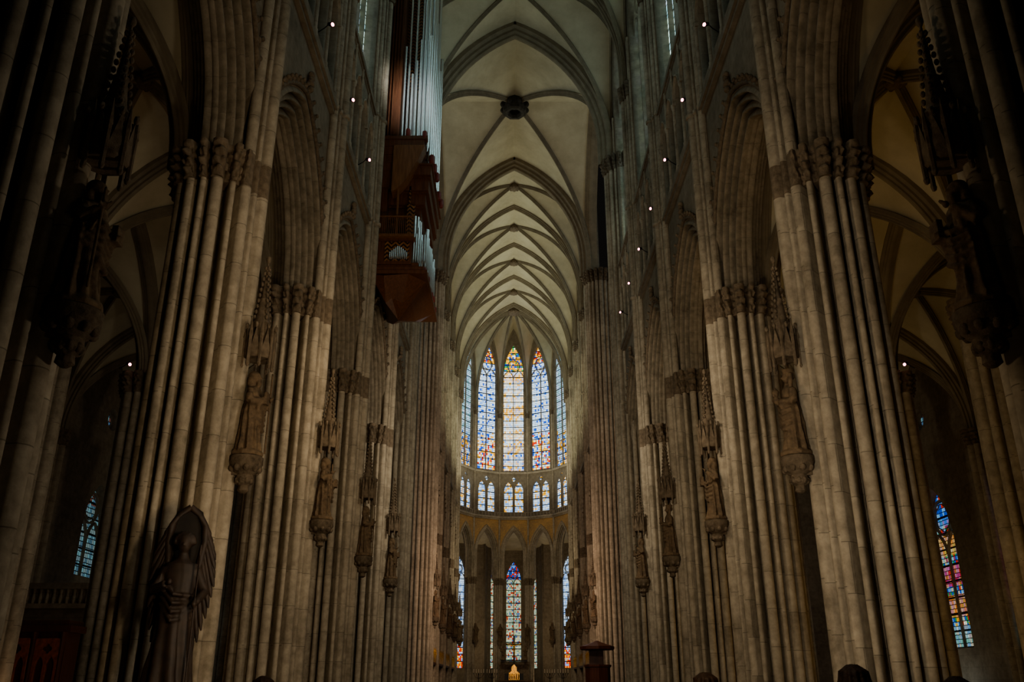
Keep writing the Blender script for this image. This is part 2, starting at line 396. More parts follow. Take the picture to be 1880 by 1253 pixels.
band2=column("shaft_ring2",ru,0,-.47,[(24.65,.01),(24.68,.06),(24.8,.06),(24.83,.01)],M_pier)
cc=[(0,0,.80)]+[(1.08*math.cos(2*pi*j/20),1.08*math.sin(2*pi*j/20),(.17 if j%5==0 else (.13 if j%2 else .09))) for j in range(20)]
rcx=radial(cc,0,0,NR)
cross_shaft=column("crossing_shaft",rcx,0,0,[(.95,0),(31.5,0)],M_pier)
cross_cap=leafcap("crossing_cap",rcx,0,0,31.4,32.4,.2,lambda t:1,M_carve,16)
cross_base=column("crossing_base",[1.4]*NR,0,0,[(0,.05),(.5,.05),(.55,-.08),(.7,-.05),(.98,-.12)],M_pier)

CYo=-1.24
def crb():
    g=G(); n=32; rings=[]
    for z,r in [(5.15,.04),(5.2,.1),(5.3,.09),(5.38,.17),(5.52,.15),(5.6,.25),(5.75,.30),(5.78,.34),(5.88,.34),(5.9,.31)]:
        ring=[]
        for i in range(n):
            t=2*pi*i/n; e=r*(1+.18*abs(math.sin(4*t+z*9))*(1 if z<5.76 else 0))
            ring.append((e*math.cos(t),CYo+e*math.sin(t),z))
        rings.append(ring)
    g.loft(rings)
    for j in range(9):
        a=2*pi*j/9
        g.ell((.27*math.cos(a),CYo+.27*math.sin(a),5.64),(.075,.075,.08),7,5)
        g.ell((.15*math.cos(a+.3),CYo+.15*math.sin(a+.3),5.4),(.06,.06,.07),7,5)
    g.box(-.12,.12,CYo+.1,-.9,5.5,5.88)
    return autosmooth(g.mesh("corbel_mesh",M_carve),50)
def cnp():
    g=G(); z0=0
    g.lathe([(.40,z0),(.44,z0+.05),(.42,z0+.3),(.40,z0+.34),(.3,z0+.36)],8,(0,0,0),None,pi/8)
    for j in range(8):
        M=Matrix.Rotation(2*pi*j/8,4,'Z')
        g.add([(.40,-.16,z0+.05),(.40,.16,z0+.05),(.44,0,z0+.72),(.30,-.16,z0+.05),(.30,.16,z0+.05),(.34,0,z0+.72)],[(0,1,2),(5,4,3),(0,2,5,3),(1,4,5,2),(0,3,4,1)],M)
        g.ell((.45,0,z0+.78),(.06,.06,.08),6,4,M)
        M2=Matrix.Rotation(2*pi*j/8+pi/8,4,'Z')
        g.lathe([(.05,z0-.15),(.055,z0+.5),(.07,z0+.52),(.01,z0+.95)],6,(.43,0,0),M2)
        g.ell((.43,0,z0-.18),(.06,.06,.08),6,4,M2)
    g.lathe([(.28,z0+.3),(.26,z0+.85),(.30,z0+.9),(.22,z0+1.0),(.14,z0+1.5),(.16,z0+1.55),(.1,z0+1.6),(.02,z0+2.6)],8,(0,0,0))
    for k in range(10):
        z=z0+1.05+k*.15; r=.22*(1-k/10.5)+.03
        for j in range(4):
            a=2*pi*j/4+pi/4
            g.ell((r*math.cos(a),r*math.sin(a),z),(.05,.05,.06),6,4)
    g.ell((0,0,z0+2.65),(.08,.08,.1),7,5)
    g.box(-.14,.14,.2,.55,z0+.05,z0+.5)
    g.v=[(x*.72,y*.72+CYo,z*.9+8.0) for x,y,z in g.v]
    return autosmooth(g.mesh("canopy_mesh",M_carve),50)
corbel_m=crb(); canopy_m=cnp()

def place_pier(x,y,side,statue=True,cross=False,label="tall bundled stone pier with carved leaf capital along the nave"):
    rz=-pi/2 if side>0 else pi/2
    e=bpy.data.objects.new("pier",None); link(e); e.location=(x,y,0); e.rotation_euler=(0,0,rz)
    tag(e,label,"pillar","bundled piers of the main arcade")
    if cross:
        ob("shaft",cross_shaft,parent=e); ob("base",cross_base,parent=e); ob("capital",cross_cap,parent=e)
    else:
        ob("shaft",pier_shaft,parent=e); ob("base",pier_base,parent=e)
        c=ob("capital",pier_cap,parent=e); c["label"]="carved leaf capital"
        ob("wall_shaft",wall_shaft,parent=e); ob("upper_capital",wall_cap,parent=e); ob("shaft_ring",band,parent=e); ob("shaft_ring",band2,parent=e)
    if statue:
        ob("corbel",corbel_m,parent=e); ob("canopy",canopy_m,parent=e)
    return e

# ------------------------------------------------------------------ figures
def remeshed(g,name,mat,vox=.022,smooth_it=2):
    me=mk(name+"_src",g.v,g.f); o=bpy.data.objects.new(name,me); link(o)
    md=o.modifiers.new("r",'REMESH'); md.mode='VOXEL'; md.voxel_size=vox; md.use_smooth_shade=True
    sm=o.modifiers.new("s",'SMOOTH'); sm.iterations=smooth_it; sm.factor=.5
    bpy.context.view_layer.update()
    r=bpy.data.meshes.new_from_object(o.evaluated_get(bpy.context.evaluated_depsgraph_get())); r.name=name
    bpy.data.objects.remove(o)
    r.materials.clear(); r.materials.append(mat)
    for p in r.polygons: p.use_smooth=True
    return r
def saint(name,kind):
    g=G(); rnd=random.Random(kind*7+3); n=48; rings=[]
    sway=.05*(1 if kind%2 else -1)
    prof=[(0,.29,.24),(.06,.30,.25),(.3,.25,.22),(.6,.22,.2),(.9,.23,.18),(1.05,.21,.165),(1.2,.2,.155),(1.35,.24,.16),(1.45,.23,.14),(1.52,.12,.1),(1.56,.07,.075),(1.62,.065,.07)]
    ph=rnd.random()*6
    for z,rx,ry in prof:
        ring=[]; f=max(0,1-z/1.45)
        cx=sway*math.sin(z*2.4)
        for i in range(n):
            t=2*pi*i/n
            w=1+(.15*math.sin(9*t+ph+z*1.2)+.07*math.sin(17*t+z*3))*min(1,f*1.6)+.05*math.sin(5*t+z*9+ph)
            ring.append((cx+rx*w*math.cos(t),ry*w*math.sin(t),z))
        rings.append(ring)
    g.loft(rings)
    for k in range(5):
        z=.55+.13*k
        g.tube([(-.26+.02*k,-.05,z+.28),(-.1,-.23,z+.08),(.1,-.24,z-.04),(.25,-.08,z+.02)],[.03,.05,.05,.03],7)
    hx=sway*.7
    g.ell((hx,-.02,1.73),(.095,.115,.135)); g.ell((hx,.02,1.77),(.12,.13,.12))
    g.tube([(hx,-.12,1.76),(hx,-.155,1.715),(hx,-.125,1.70)],[.014,.026,.012],6)
    g.ell((hx-.04,-.105,1.765),(.022,.02,.012),6,5); g.ell((hx+.04,-.105,1.765),(.022,.02,.012),6,5)
    if kind in (0,2,3):
        g.ell((hx,-.10,1.60),(.075,.06,.11)); g.ell((hx,.06,1.62),(.13,.1,.16))
    else:
        g.tube([(hx-.1,.02,1.8),(hx-.13,.0,1.62),(hx-.12,.0,1.48)],[.05,.06,.04],8); g.tube([(hx+.1,.02,1.8),(hx+.13,.0,1.62),(hx+.12,.0,1.48)],[.05,.06,.04],8)
    if kind==1:
        g.lathe([(.12,1.84),(.14,1.93),(.11,1.93),(.1,1.86)],12,(hx,.01,0))
    def arm(s,el,wr):
        sh=Vector((s*.22,0,1.40)); el=Vector(el); wr=Vector(wr)
        g.tube([sh,sh*.5+el*.5+Vector((s*.02,0,0)),el],[.085,.085,.08],10)
        g.tube([el,el*.5+wr*.5,wr],[.085,.08,.075],10)
        g.tube([wr*.8+el*.2,wr*.8+el*.2+Vector((0,.02,-.3))],[.08,.03],8)
        hd=wr+(wr-el).normalized()*.09
        g.ell(hd,(.05,.045,.055),8,6)
        for q in range(4): g.tube([hd+Vector((-.03+.02*q,-.01,0)),hd+Vector((-.03+.02*q,-.05,.05))+ (wr-el).normalized()*.04],[.014,.01],5)
    if kind==0:
        arm(-1,(-.33,-.02,1.1),(-.14,-.24,1.16)); arm(1,(.34,0,1.12),(.27,-.24,1.25))
        g.box(-.17,.05,-.34,-.27,1.08,1.36)
        g.tube([(.3,-.28,.05),(.3,-.28,1.95)],.022,8)
    elif kind==1:
        arm(-1,(-.32,-.03,1.1),(-.05,-.25,1.22)); arm(1,(.32,-.03,1.1),(.06,-.25,1.15))
        g.lathe([(.07,1.2),(.05,1.28),(.09,1.4),(.02,1.5)],10,(0,-.3,0))
    elif kind==2:
        arm(-1,(-.34,0,1.12),(-.30,-.22,1.28)); arm(1,(.33,-.02,1.08),(.12,-.26,1.02))
        g.tube([(-.33,-.27,.1),(-.33,-.27,1.6)],.025,8); g.box(-.43,-.23,-.285,-.255,1.3,1.34)
        g.box(.0,.2,-.36,-.28,.95,1.2)
    else:
        arm(-1,(-.33,0,1.1),(-.1,-.26,1.05)); arm(1,(.34,.02,1.12),(.18,-.2,1.38))
        g.box(-.2,.02,-.36,-.28,1.0,1.28)
    g.lathe([(.34,-.08),(.35,-.02),(.32,.03)],8)
    return remeshed(g,name,M_statue,.02,1)
saints=[saint("saint_figure_%d"%k,k) for k in range(4)]
sl=["carved saint holding book and staff on a pier corbel","carved crowned saint holding a vessel on a pier corbel","carved bearded apostle with cross staff on a pier corbel","carved bearded apostle raising one hand on a pier corbel"]
def place_saint(x,y,side,kind):
    rz=-pi/2 if side>0 else pi/2
    o=ob("statue",saints[kind],(x+side*CYo,y,5.98),rz,scale=(.97,.97,.93))
    tag(o,sl[kind],"statue","saint statues on pier corbels")

for k,y in enumerate(PY):
    for s in (-1,1):
        place_pier(s*PX,y,s,statue=(k<5),cross=(k==5),label="tall bundled stone pier with carved leaf capital along the nave" if k<5 else "massive clustered stone pier at the crossing")
        if k<5: place_saint(s*PX,y,s,(k*2+(1 if s>0 else 0)+2)%4)
for k,y in enumerate(CY):
    for s in (-1,1):
        place_pier(s*PX,y,s,cross=(k==0),label="tall bundled stone pier with carved leaf capital in the choir" if k else "massive clustered stone pier at the crossing")
        place_saint(s*PX,y,s,(k+ (2 if s>0 else 0))%4)

ac=[(0,0,.52)]+[(.72*math.cos(a),.72*math.sin(a),.17 if i%2==0 else .12) for i,a in enumerate([2*pi*j/12 for j in range(12)])]
ra=radial(ac,0,0,NR)
ais_shaft=column("aisle_shaft",ra,0,0,[(.9,0),(12.2,0)],M_pier)
ais_base=column("aisle_base",[1.05]*NR,0,0,[(0,0),(.5,0),(.6,-.1),(.75,-.05),(.92,-.12)],M_pier)
ais_cap=leafcap("aisle_cap",ra,0,0,11.95,12.75,.18,lambda t:1,M_carve)
for k,y in enumerate(PY):
    for s in (-1,1):
        e=bpy.data.objects.new("aisle_pier",None); link(e); e.location=(s*14.5,y,0)
        tag(e,"clustered stone pier with leaf capital between the side aisles","pillar","aisle piers")
        ob("shaft",ais_shaft,parent=e); ob("base",ais_base,parent=e); ob("capital",ais_cap,parent=e)

# ------------------------------------------------------------------ elevation bays
arc_m=archwall("arcade",HB,2.80,4.05,12.75,.80,4,1.3,TRZ,12.75,M_arch,mat2=M_wall,deep=.55)
hood_m=hood("arcade_hood",2.80,4.05,.87,12.75,None,M_carve)
g=G(); g.box(-HB,HB,-.22,.0,TRZ-.18,TRZ+.02); g.box(-HB,HB,-.14,.0,TRZ-.34,TRZ-.18); g.box(-HB,HB,0,1.7,TRZ-.02,TRZ+.1)
g.box(-HB,HB,-.16,.1,24.62,24.85); g.box(-HB,HB,-.08,.1,24.5,24.62)
string_m=g.mesh("string_course",M_wall)
tl=[rect(-HB,HB,TRZ+.05,24.7)]
for c in (-2.28,-.76,.76,2.28): tl.append(lancet(c,.6,TRZ+.75,22.7,.9))
for c in (-1.52,1.52): tl.append(foil(c,24.0,.33,4))
tl.append(foil(0,24.0,.3,4))
trif_m=panel("triforium",tl,.3,.15,M_wall,.04)
g=G()
for c in (-3.04,-1.52,0,1.52,3.04):
    g.lathe([(.1,TRZ+.1),(.1,TRZ+.5),(.075,TRZ+.55),(.075,22.6),(.12,22.75),(.13,22.85)],10,(c,-.06,0))
    g.tube([(c,-.06,22.8),(c,-.06,24.6)],.06,8)
for c in (-2.95,2.95): g.tube([(c,0.0,24.9),(c,0.0,35.2)],.09,8); g.tube([(c*1.1,-.02,24.9),(c*1.1,-.02,35.2)],.07,8)
for c in (-2.28,-.76,.76,2.28):
    g.bar([(c-.62,22.75)]+[(c+x,z) for x,z in fullarch(.62,Rof(.62,.95),0,22.75,7)]+[(c+.62,22.75)],.06,-.04)
trifcol_m=autosmooth(g.mesh("triforium_colonnettes",M_pier),40)
g=G(); g.box(-HB,HB,1.5,1.7,TRZ,25.2); trifback_m=g.mesh("triforium_back",M_wall)
nv_tr,nv_gl,nv_hole=window4("clerestory",2.7,25.6,35.2,5.6,M_g_nave)
cler_m=panel("clerestory_wall",[rect(-HB,HB,24.7,43.3),nv_hole],.5,.35,M_wall,.05)
ch_gl=flat("choir_clerestory_glass",nv_hole,.55,M_g_pale)

def bay(origin,rz,name,choir=False):
    x,y=origin
    def a(n,me): o=ob(n,me,(x,y,0),rz); struct(o); return o
    a(name,arc_m); a(trimname(),hood_m); a(trimname(),string_m); a(name,trif_m); a(trimname(),trifcol_m); a(name,trifback_m); a(name,cler_m)
    w=bpy.data.objects.new(winname(),None); link(w); w.location=(x,y,0); w.rotation_euler=(0,0,rz); struct(w)
    ob("tracery",nv_tr,parent=w); ob("stained_glass",ch_gl if choir else nv_gl,parent=w)
for s,nm in ((-1,"wall_north"),(1,"wall_south")):
    rz=-pi/2*s
    for k in range(5): bay((s*D,PY[k]+HB),rz,nm)
    bay((s*D,PY[0]-HB),rz,nm)
    for k in range(4): bay((s*D,CY[k]+HB),rz,nm,True)

# apse facets
ap_arc=archwall("apse_arcade",FH,1.12,2.7,15.3,.34,3,.9,TRZ,12.55,M_pier,mat2=M_paint,deep=.3)
ap_tl=[rect(-FH,FH,TRZ,24.7)]+[lancet(c,.5,TRZ+.5,22.7,1.0) for c in (-.62,.62)]+[foil(0,24.0,.28,4)]
ap_trif=panel("apse_triforium",ap_tl,.2,.12,M_wall,.02)
ap_trg=flat("apse_triforium_glass",rect(-1.3,1.3,TRZ+.3,24.5),.28,M_g_trif)
g=G(); g.box(-FH,FH,-.3,0,TRZ-.2,TRZ+.02); g.box(-FH,FH,-.15,0,TRZ-.36,TRZ-.2); g.box(-FH,FH,-.2,.1,24.6,24.85)
for i in range(8): g.box(-FH+.05+i*.42,-FH+.12+i*.42,-.28,-.2,TRZ,TRZ+.45)
g.box(-FH,FH,-.28,-.2,TRZ+.42,TRZ+.5)
Ra=Rof(1.12,2.7)
g.bar([(x,z) for x,z in fullarch(1.12,Ra,.42,15.3,12,14.6)],.06,-.05)
ap_str=g.mesh("apse_string",M_pier)
a2tr,a2gl,a2h=window2("apse_window",1.28,25.0,37.2,3.9,M_g_center)
a2b=flat("apse_glass_blue",a2h,.41,M_g_blue); a2p=flat("apse_glass_pale",a2h,.41,M_g_pale)
ap_cl=panel("apse_clerestory",[rect(-FH,FH,24.7,43.3),a2h],.4,.3,M_wall,.03)
for j in range(-3,4):
    ph=j*pi/6; x=AP*math.sin(ph); y=YC+AP*math.cos(ph); rz=-ph
    for me in (ap_arc,ap_trif,ap_cl): struct(ob("wall_east",me,(x,y,0),rz))
    struct(ob(trimname(),ap_str,(x,y,0),rz))
    w=bpy.data.objects.new(winname(),None); link(w); w.location=(x,y,0); w.rotation_euler=(0,0,rz); struct(w)
    ob("tracery",a2tr,parent=w); ob("stained_glass",a2gl if j==0 else (a2b if abs(j)==1 else a2p),parent=w)
    w=struct(ob(winname(),ap_trg,(x,y,0),rz))
apc=[(0,0.1,.34),(0,-.36,.11),(.21,-.29,.07),(-.21,-.29,.07),(.40,.05,.10),(-.40,.05,.10),(.34,.38,.09),(-.34,.38,.09)]
rap=radial(apc,0,0,120)
apsh=column("apse_pier_shaft",rap,0,0,[(.8,0),(15.4,0)],M_pier)
apca=leafcap("apse_pier_cap",rap,0,0,11.9,12.65,.15,lambda t:1,M_carve,9)
apba=column("apse_pier_base",[.8]*120,0,0,[(0,0),(.6,0),(.8,-.15)],M_pier)
apu=radial([(0,-.2,.11),(.16,-.1,.07),(-.16,-.1,.07),(0,.1,.2)],0,0,60)
apus=column("apse_wall_shaft",apu,0,0,[(12.9,0),(32,0)],M_pier)
apuc=leafcap("apse_upper_cap",apu,0,0,31.5,32.2,.1,lambda t:1,M_carve,6)
RV=AP/math.cos(pi/12)
for j in range(-3,3):
    ph=(j+.5)*pi/6
    e=bpy.data.objects.new("apse_pier",None); link(e); e.location=((RV+.15)*math.sin(ph),YC+(RV+.15)*math.cos(ph),0); e.rotation_euler=(0,0,-ph)
    tag(e,"slender clustered pier carrying the apse arcade","pillar","apse piers")
    for nme,me in (("shaft",apsh),("capital",apca),("base",apba),("wall_shaft",apus),("upper_capital",apuc)): ob(nme,me,parent=e)

# ------------------------------------------------------------------ vaults
def prof(a,h):
    R=Rof(a,h); c=R-a; th=math.acos(c/R)
    return R,c,th
def Fh(s,a,h):
    R,c,_=prof(a,h); v=R*R-(s*a+c)**2; return math.sqrt(max(v,0))
def svals(a,h,n):
    R,c,th=prof(a,h); return [(R*math.cos(th*(1-i/n))-c)/a for i in range(n+1)]
def groin(name,hx,hy,z0,a,h,mat,n=16):
    sv=svals(a,h,n); sv[0]=0; sv[-1]=1
    co=[-s for s in reversed(sv)]+sv[1:]; m=len(co); vs=[];fs=[]
    for j in co:
        for i in co: vs.append((i*hx,j*hy,z0+Fh(min(abs(i),abs(j)),a,h)))
    for j in range(m-1):
        for i in range(m-1):
            A=j*m+i;B=A+1;C=A+m+1;Dd=A+m
            if (i<n)==(j<n): fs+=[(A,C,B),(A,Dd,C)]
            else: fs+=[(A,Dd,B),(B,Dd,C)]
    me=mk(name,vs,fs,mat); autosmooth(me,25); return me
def rib(g,pts,w,d):
    pts=[Vector(p) for p in pts]
    pd=Vector((pts[-1].x-pts[0].x,pts[-1].y-pts[0].y,0)).normalized(); Sd=Vector((-pd.y,pd.x,0))
    mid=len(pts)//2; T=(pts[mid+1]-pts[mid-1]).normalized()
    if T.cross(Sd).z>0: Sd=-Sd
    pr=[(-w,-.05),(-w,d*.3),(-w*.6,d*.42),(-w*.62,d*.62),(-w*.3,d*.72),(-w*.32,d*.9),(-w*.15,d),(w*.15,d),(w*.32,d*.9),(w*.3,d*.72),(w*.62,d*.62),(w*.6,d*.42),(w,d*.3),(w,-.05)]
    rings=[]
    for i,p in enumerate(pts):
        if i==0: T=pts[1]-pts[0]
        elif i==len(pts)-1: T=pts[-1]-pts[-2]
        else: T=pts[i+1]-pts[i-1]
        T=T.normalized(); Nn=T.cross(Sd).normalized()
        rings.append([p+Sd*a+Nn*b for a,b in pr])
    g.loft(rings,False,True)
def archpath(x0,y0,x1,y1,z0,a,h,base,n=18):
    sv=svals(a,h,n); out=[(x1,y1,base)] if base<z0-.01 else []
    for s in reversed(sv): out.append((x0+(x1-x0)*s,y0+(y1-y0)*s,z0+Fh(s,a,h)))
    return out
def ribset(name,hx,hy,z0,a,h,base,wt,dt,wd,dd,mat,ins=.0,trans=True,wallr=True,far=True,wx=None):
    g=G()
    for sx in (-1,1):
        for sy in (-1,1):
            rib(g,archpath(0,0,sx*(hx-ins),sy*(hy-ins),z0,a,h,base),wd,dd)
        if trans: rib(g,archpath(0,-hy,sx*(hx-ins),-hy,z0,a,h,base),wt,dt)
    if trans and far:
        for sx in (-1,1): rib(g,archpath(0,hy,sx*(hx-ins),hy,z0,a,h,base),wt,dt)
    if wallr:
        for sx in (-1,1):
            for sy in (-1,1): rib(g,archpath(sx*hx,0,sx*hx,sy*hy,z0,a,h,base),wx or wd*.8,dd*.6)
    return autosmooth(g.mesh(name,mat),40)
Z0=CROWN-VH
web_b=groin("nave_vault",VS,HB,Z0,VS,VH,M_web)
rib_b=ribset("nave_ribs",VS,HB,Z0,VS,VH,32.2,.23,.38,.11,.24,M_rib,ins=.12,far=False)
CHY=(CY[0]-PY[5])/2
web_c=groin("crossing_vault",VS,CHY,Z0,VS,VH,M_web,20)
rib_c=ribset("crossing_ribs",VS,CHY,Z0,VS,VH,32.2,.60,.85,.15,.32,M_rib,ins=.12,wallr=True,wx=.5)
g=G(); g.lathe([(.1,-.62),(.3,-.6),(.42,-.5),(.45,-.35),(.38,-.2),(.3,0)],12)
for j in range(8): a=2*pi*j/8; g.ell((.4*math.cos(a),.4*math.sin(a),-.45),(.12,.12,.12),6,4)
boss_m=autosmooth(g.mesh("boss",M_carve),50)
g=G()
r=[(.75,-1.15),(.9,-1.05),(.98,-.8),(.98,-.2),(.9,0),(.5,0),(.42,-.2),(.42,-.95),(.55,-1.15),(.75,-1.15)]
g.loft([[(rr*math.cos(2*pi*i/8+pi/8),rr*math.sin(2*pi*i/8+pi/8),z) for i in range(8)] for rr,z in r],False,True)
for j in range(8): a=2*pi*j/8+pi/8; g.ell((.98*math.cos(a),.98*math.sin(a),-.55),(.2,.2,.26),6,5)
g.lathe([(.48,-.3),(.48,-.25)],8)
ringboss_m=g.mesh("ring_boss",plain("dark_boss_stone",(.05,.042,.03),.8,0,5))
def vb(y,web,ribs,boss,bz=CROWN):
    struct(ob("ceiling",web,(0,y,0))); struct(ob(trimname(),ribs,(0,y,0)))
    o=ob("vault_boss",boss,(0,y,bz+.02)); tag(o,"carved stone keystone where the vault ribs meet" if boss is boss_m else "large dark ring keystone of the crossing vault","keystone","vault keystones")
for k in range(5): vb(PY[k]+HB,web_b,rib_b,boss_m)
vb((PY[5]+CY[0])/2,web_c,rib_c,ringboss_m)
for k in range(4): vb(CY[k]+HB,web_b,rib_b,boss_m)
g=G(); gr=G(); n=14; sv=svals(VS,VH,n); sv[0]=0; sv[-1]=1
def cell(p0,p1):
    rows=sv; cols=[-s for s in reversed(sv)]+sv[1:]
    vs=[];fs=[];m=len(cols)
    for r in rows:
        for t in cols:
            q0=p0+(p1-p0)*((t+1)/2)
            vs.append((q0.x*r,q0.y*r,Z0+Fh(min(1,abs(t)*r),VS,VH)))
    for i in range(len(rows)-1):
        for j in range(m-1): fs.append((i*m+j,i*m+j+1,(i+1)*m+j+1,(i+1)*m+j))
    g.add(vs,fs)
V=[Vector((RV*math.sin((j-.5)*pi/6),RV*math.cos((j-.5)*pi/6),0)) for j in range(-3,5)]
for i in range(7): cell(V[i],V[i+1])
cell(V[7],V[0])
for v in V: rib(gr,archpath(0,0,v.x*.975,v.y*.975,Z0,VS,VH,32.0),.12,.3)
for i in range(7):
    md=(V[i]+V[i+1])/2
    for v in (V[i],V[i+1]): rib(gr,archpath(md.x,md.y,v.x,v.y,Z0,VS,VH,32.0),.1,.18)
for sx in (-1,1): rib(gr,archpath(0,-FH,sx*(VS-.1),-FH,Z0,VS,VH,32.2),.25,.45)
struct(ob("ceiling",autosmooth(g.mesh("apse_vault",M_web),25),(0,YC,0)))
struct(ob(trimname(),autosmooth(gr.mesh("apse_ribs",M_rib),40),(0,YC,0)))
tag(ob("vault_boss",boss_m,(0,YC,CROWN+.02),scale=(1.7,1.7,1.2)),"carved stone keystone where the apse ribs meet","keystone","vault keystones")

AZ=12.75; AH=5.6
aw1=groin("aisle_vault_inner",3.4,HB,AZ,3.4,AH,M_web,10)
ar1=ribset("aisle_ribs_inner",3.4,HB,AZ,3.4,AH,AZ,.26,.42,.14,.28,M_rib,ins=.1,far=False,wx=.3)
aw2=groin("aisle_vault_outer",3.65,HB,AZ,3.65,AH,M_web,10)
ar2=ribset("aisle_ribs_outer",3.65,HB,AZ,3.65,AH,AZ,.26,.42,.14,.28,M_rib,ins=.1,far=False,wx=.3)
for k in range(-1,5):
    y=PY[0]+BAY*k+HB
    for s in (-1,1):
        struct(ob("ceiling",aw1,(s*11.1,y,0))); struct(ob(trimname(),ar1,(s*11.1,y,0)))
        struct(ob("ceiling",aw2,(s*18.15,y,0))); struct(ob(trimname(),ar2,(s*18.15,y,0)))
        for xx in (11.1,18.15): tag(ob("vault_boss",boss_m,(s*xx,y,AZ+AH),scale=(.7,.7,.6)),"small carved keystone of an aisle vault","keystone","aisle vault keystones")

XO=21.85
def outer(side,nm):
    rz=-pi/2*side
    wr=window2("aisle_window_r",1.55,3.2,8.3,2.9,M_g_aisr) if side>0 else window2("aisle_window_l",1.35,6.6,9.0,2.4,M_g_aisl)
    tr,gl,hole=wr
    cx=-1.9 if side>0 else 1.9
    ros=circ(0,14.9,.6,20)
    gg=G(); gg.bar(ros,.06,.3,True); gg.bar(foil(0,14.9,.5,4),.03,.3,True); rtr=gg.mesh("oculus_tracery",M_wall)
    rgl=flat("oculus_glass",ros,.36,M_g_aisl)
    me=panel("outer_wall",[rect(-HB,HB,0,20.5),[(x+cx,z) for x,z in hole],[(x+cx,z) for x,z in ros]],.5,.25,M_wall,.03)
    for k in range(6):
        y=PY[0]+BAY*k+HB-BAY
        struct(ob(nm,me,(side*XO,y,0),rz))
        for a_,b_ in ((tr,gl),(rtr,rgl)):
            w=bpy.data.objects.new(winname(),None); link(w); w.location=(side*XO,y+1.9,0); w.rotation_euler=(0,0,rz); struct(w)
            ob("tracery",a_,parent=w); ob("stained_glass",b_,parent=w)
outer(-1,"wall_north"); outer(1,"wall_south")
rr_=radial([(0,0,.4),(0,-.4,.17),(.3,-.28,.13),(-.3,-.28,.13)],0,0,80)
rs=column("respond",rr_,0,0,[(0,0),(12.0,0)],M_pier)
rc=leafcap("respond_cap",rr_,0,0,12,12.75,.16,lambda t:1,M_carve,8)
for y in PY+[PY[0]-BAY]:
    for s in (-1,1):
        e=bpy.data.objects.new("wall_respond",None); link(e); e.location=(s*21.75,y,0); e.rotation_euler=(0,0,-pi/2*s)
        tag(e,"half pier with leaf capital against the outer aisle wall","pillar","wall responds"); ob("shaft",rs,parent=e); ob("capital",rc,parent=e)

def boxo(name,x0,x1,y0,y1,z0,z1,mat):
    g=G(); cx,cy=(x0+x1)/2,(y0+y1)/2; g.box(x0-cx,x1-cx,y0-cy,y1-cy,z0,z1); return struct(ob(name,g.mesh(name,mat),(cx,cy,0)))
boxo("floor",-32,32,-14,125,-.3,0,M_floor)
boxo("wall_west",-32,32,-14.4,-14,0,44,M_wall)
for s,nm in ((-1,"wall_north"),(1,"wall_south")):
    boxo(nm,s*31.5-.25,s*31.5+.25,46,64,0,44,M_wall)
    boxo(nm,s*19.7-11.7,s*19.7+11.7,47.2,47.6,18.5,44,M_wall)
    boxo(nm,s*19.7-11.7,s*19.7+11.7,63.5,63.9,18.5,44,M_wall)
    boxo(nm,s*16-.25,s*16+.25,63.9,96,0,20,M_wall)
    boxo(nm,s*23.8-7.8,s*23.8+7.8,63.6,64.0,0,18.5,M_wall)
    boxo("ceiling",s*12-4.2,s*12+4.2,63.8,96,18.3,18.6,M_web)
    boxo("ceiling",s*19.0-12.7,s*19.0+12.7,47.3,63.7,43.2,43.5,M_web)
lowtr,lowgl,lowh=window2("chapel_window",1.0,3.3,14.0,2.5,M_g_low,.2,.045)
lowb=flat("chapel_glass_b",lowh,.26,M_g_lowb)
poly=[(-16,96),(-12.5,103.5),(-8.2,109.2),(-5.2,111.6),(-3.6,111.9),(-3.3,114.0),(-1.45,117.0),(1.45,117.0),(3.3,114.0),(3.6,111.9),(5.2,111.6),(8.2,109.2),(12.5,103.5),(16,96)]
for i in range(len(poly)-1):
    a=Vector(poly[i]);b=Vector(poly[i+1]); m=(a+b)/2; L=(b-a).length; ph=math.atan2((b-a).x,(b-a).y)-pi/2
    hasw=L>2.8
    loops=[rect(-L/2-.05,L/2+.05,0,18.6)]
    if hasw: loops.append(lowh)
    rz=-ph
    struct(ob("wall_east",panel("chapel_wall",loops,.3,.15,M_wall,.02),(m.x,m.y,0),rz))
    if hasw:
        w=bpy.data.objects.new(winname(),None); link(w); w.location=(m.x,m.y,0); w.rotation_euler=(0,0,rz); struct(w)
        ob("tracery",lowtr,parent=w); ob("stained_glass",lowgl if i in (5,6,7) else lowb,parent=w)
g=G(); inn=[]
for j in range(-3,4):
    for q in (-1,1):
        ph=(j+.5*q)*pi/6; inn.append((7.1*math.sin(ph),YC+7.1*math.cos(ph)))
rings=[]
def along(pl,t):
    d=[0]
    for i in range(len(pl)-1): d.append(d[-1]+math.dist(pl[i],pl[i+1]))
    T=t*d[-1]
    for i in range(len(pl)-1):
        if T<=d[i+1]+1e-6:
            u=(T-d[i])/max(1e-6,d[i+1]-d[i]); return (pl[i][0]+(pl[i+1][0]-pl[i][0])*u,pl[i][1]+(pl[i+1][1]-pl[i][1])*u)
    return pl[-1]
ro=[along(poly,i/60) for i in range(61)]; ri=[along(inn,i/60) for i in range(61)]
for k in range(7):
    u=k/6; rings.append([(a[0]+(b[0]-a[0])*u,a[1]+(b[1]-a[1])*u,17.9+1.0*math.sin(pi*u)) for a,b in zip(ri,ro)])
g.loft(rings,False,False)
struct(ob("ceiling",autosmooth(g.mesh("ambulatory_vault",M_web),60)))

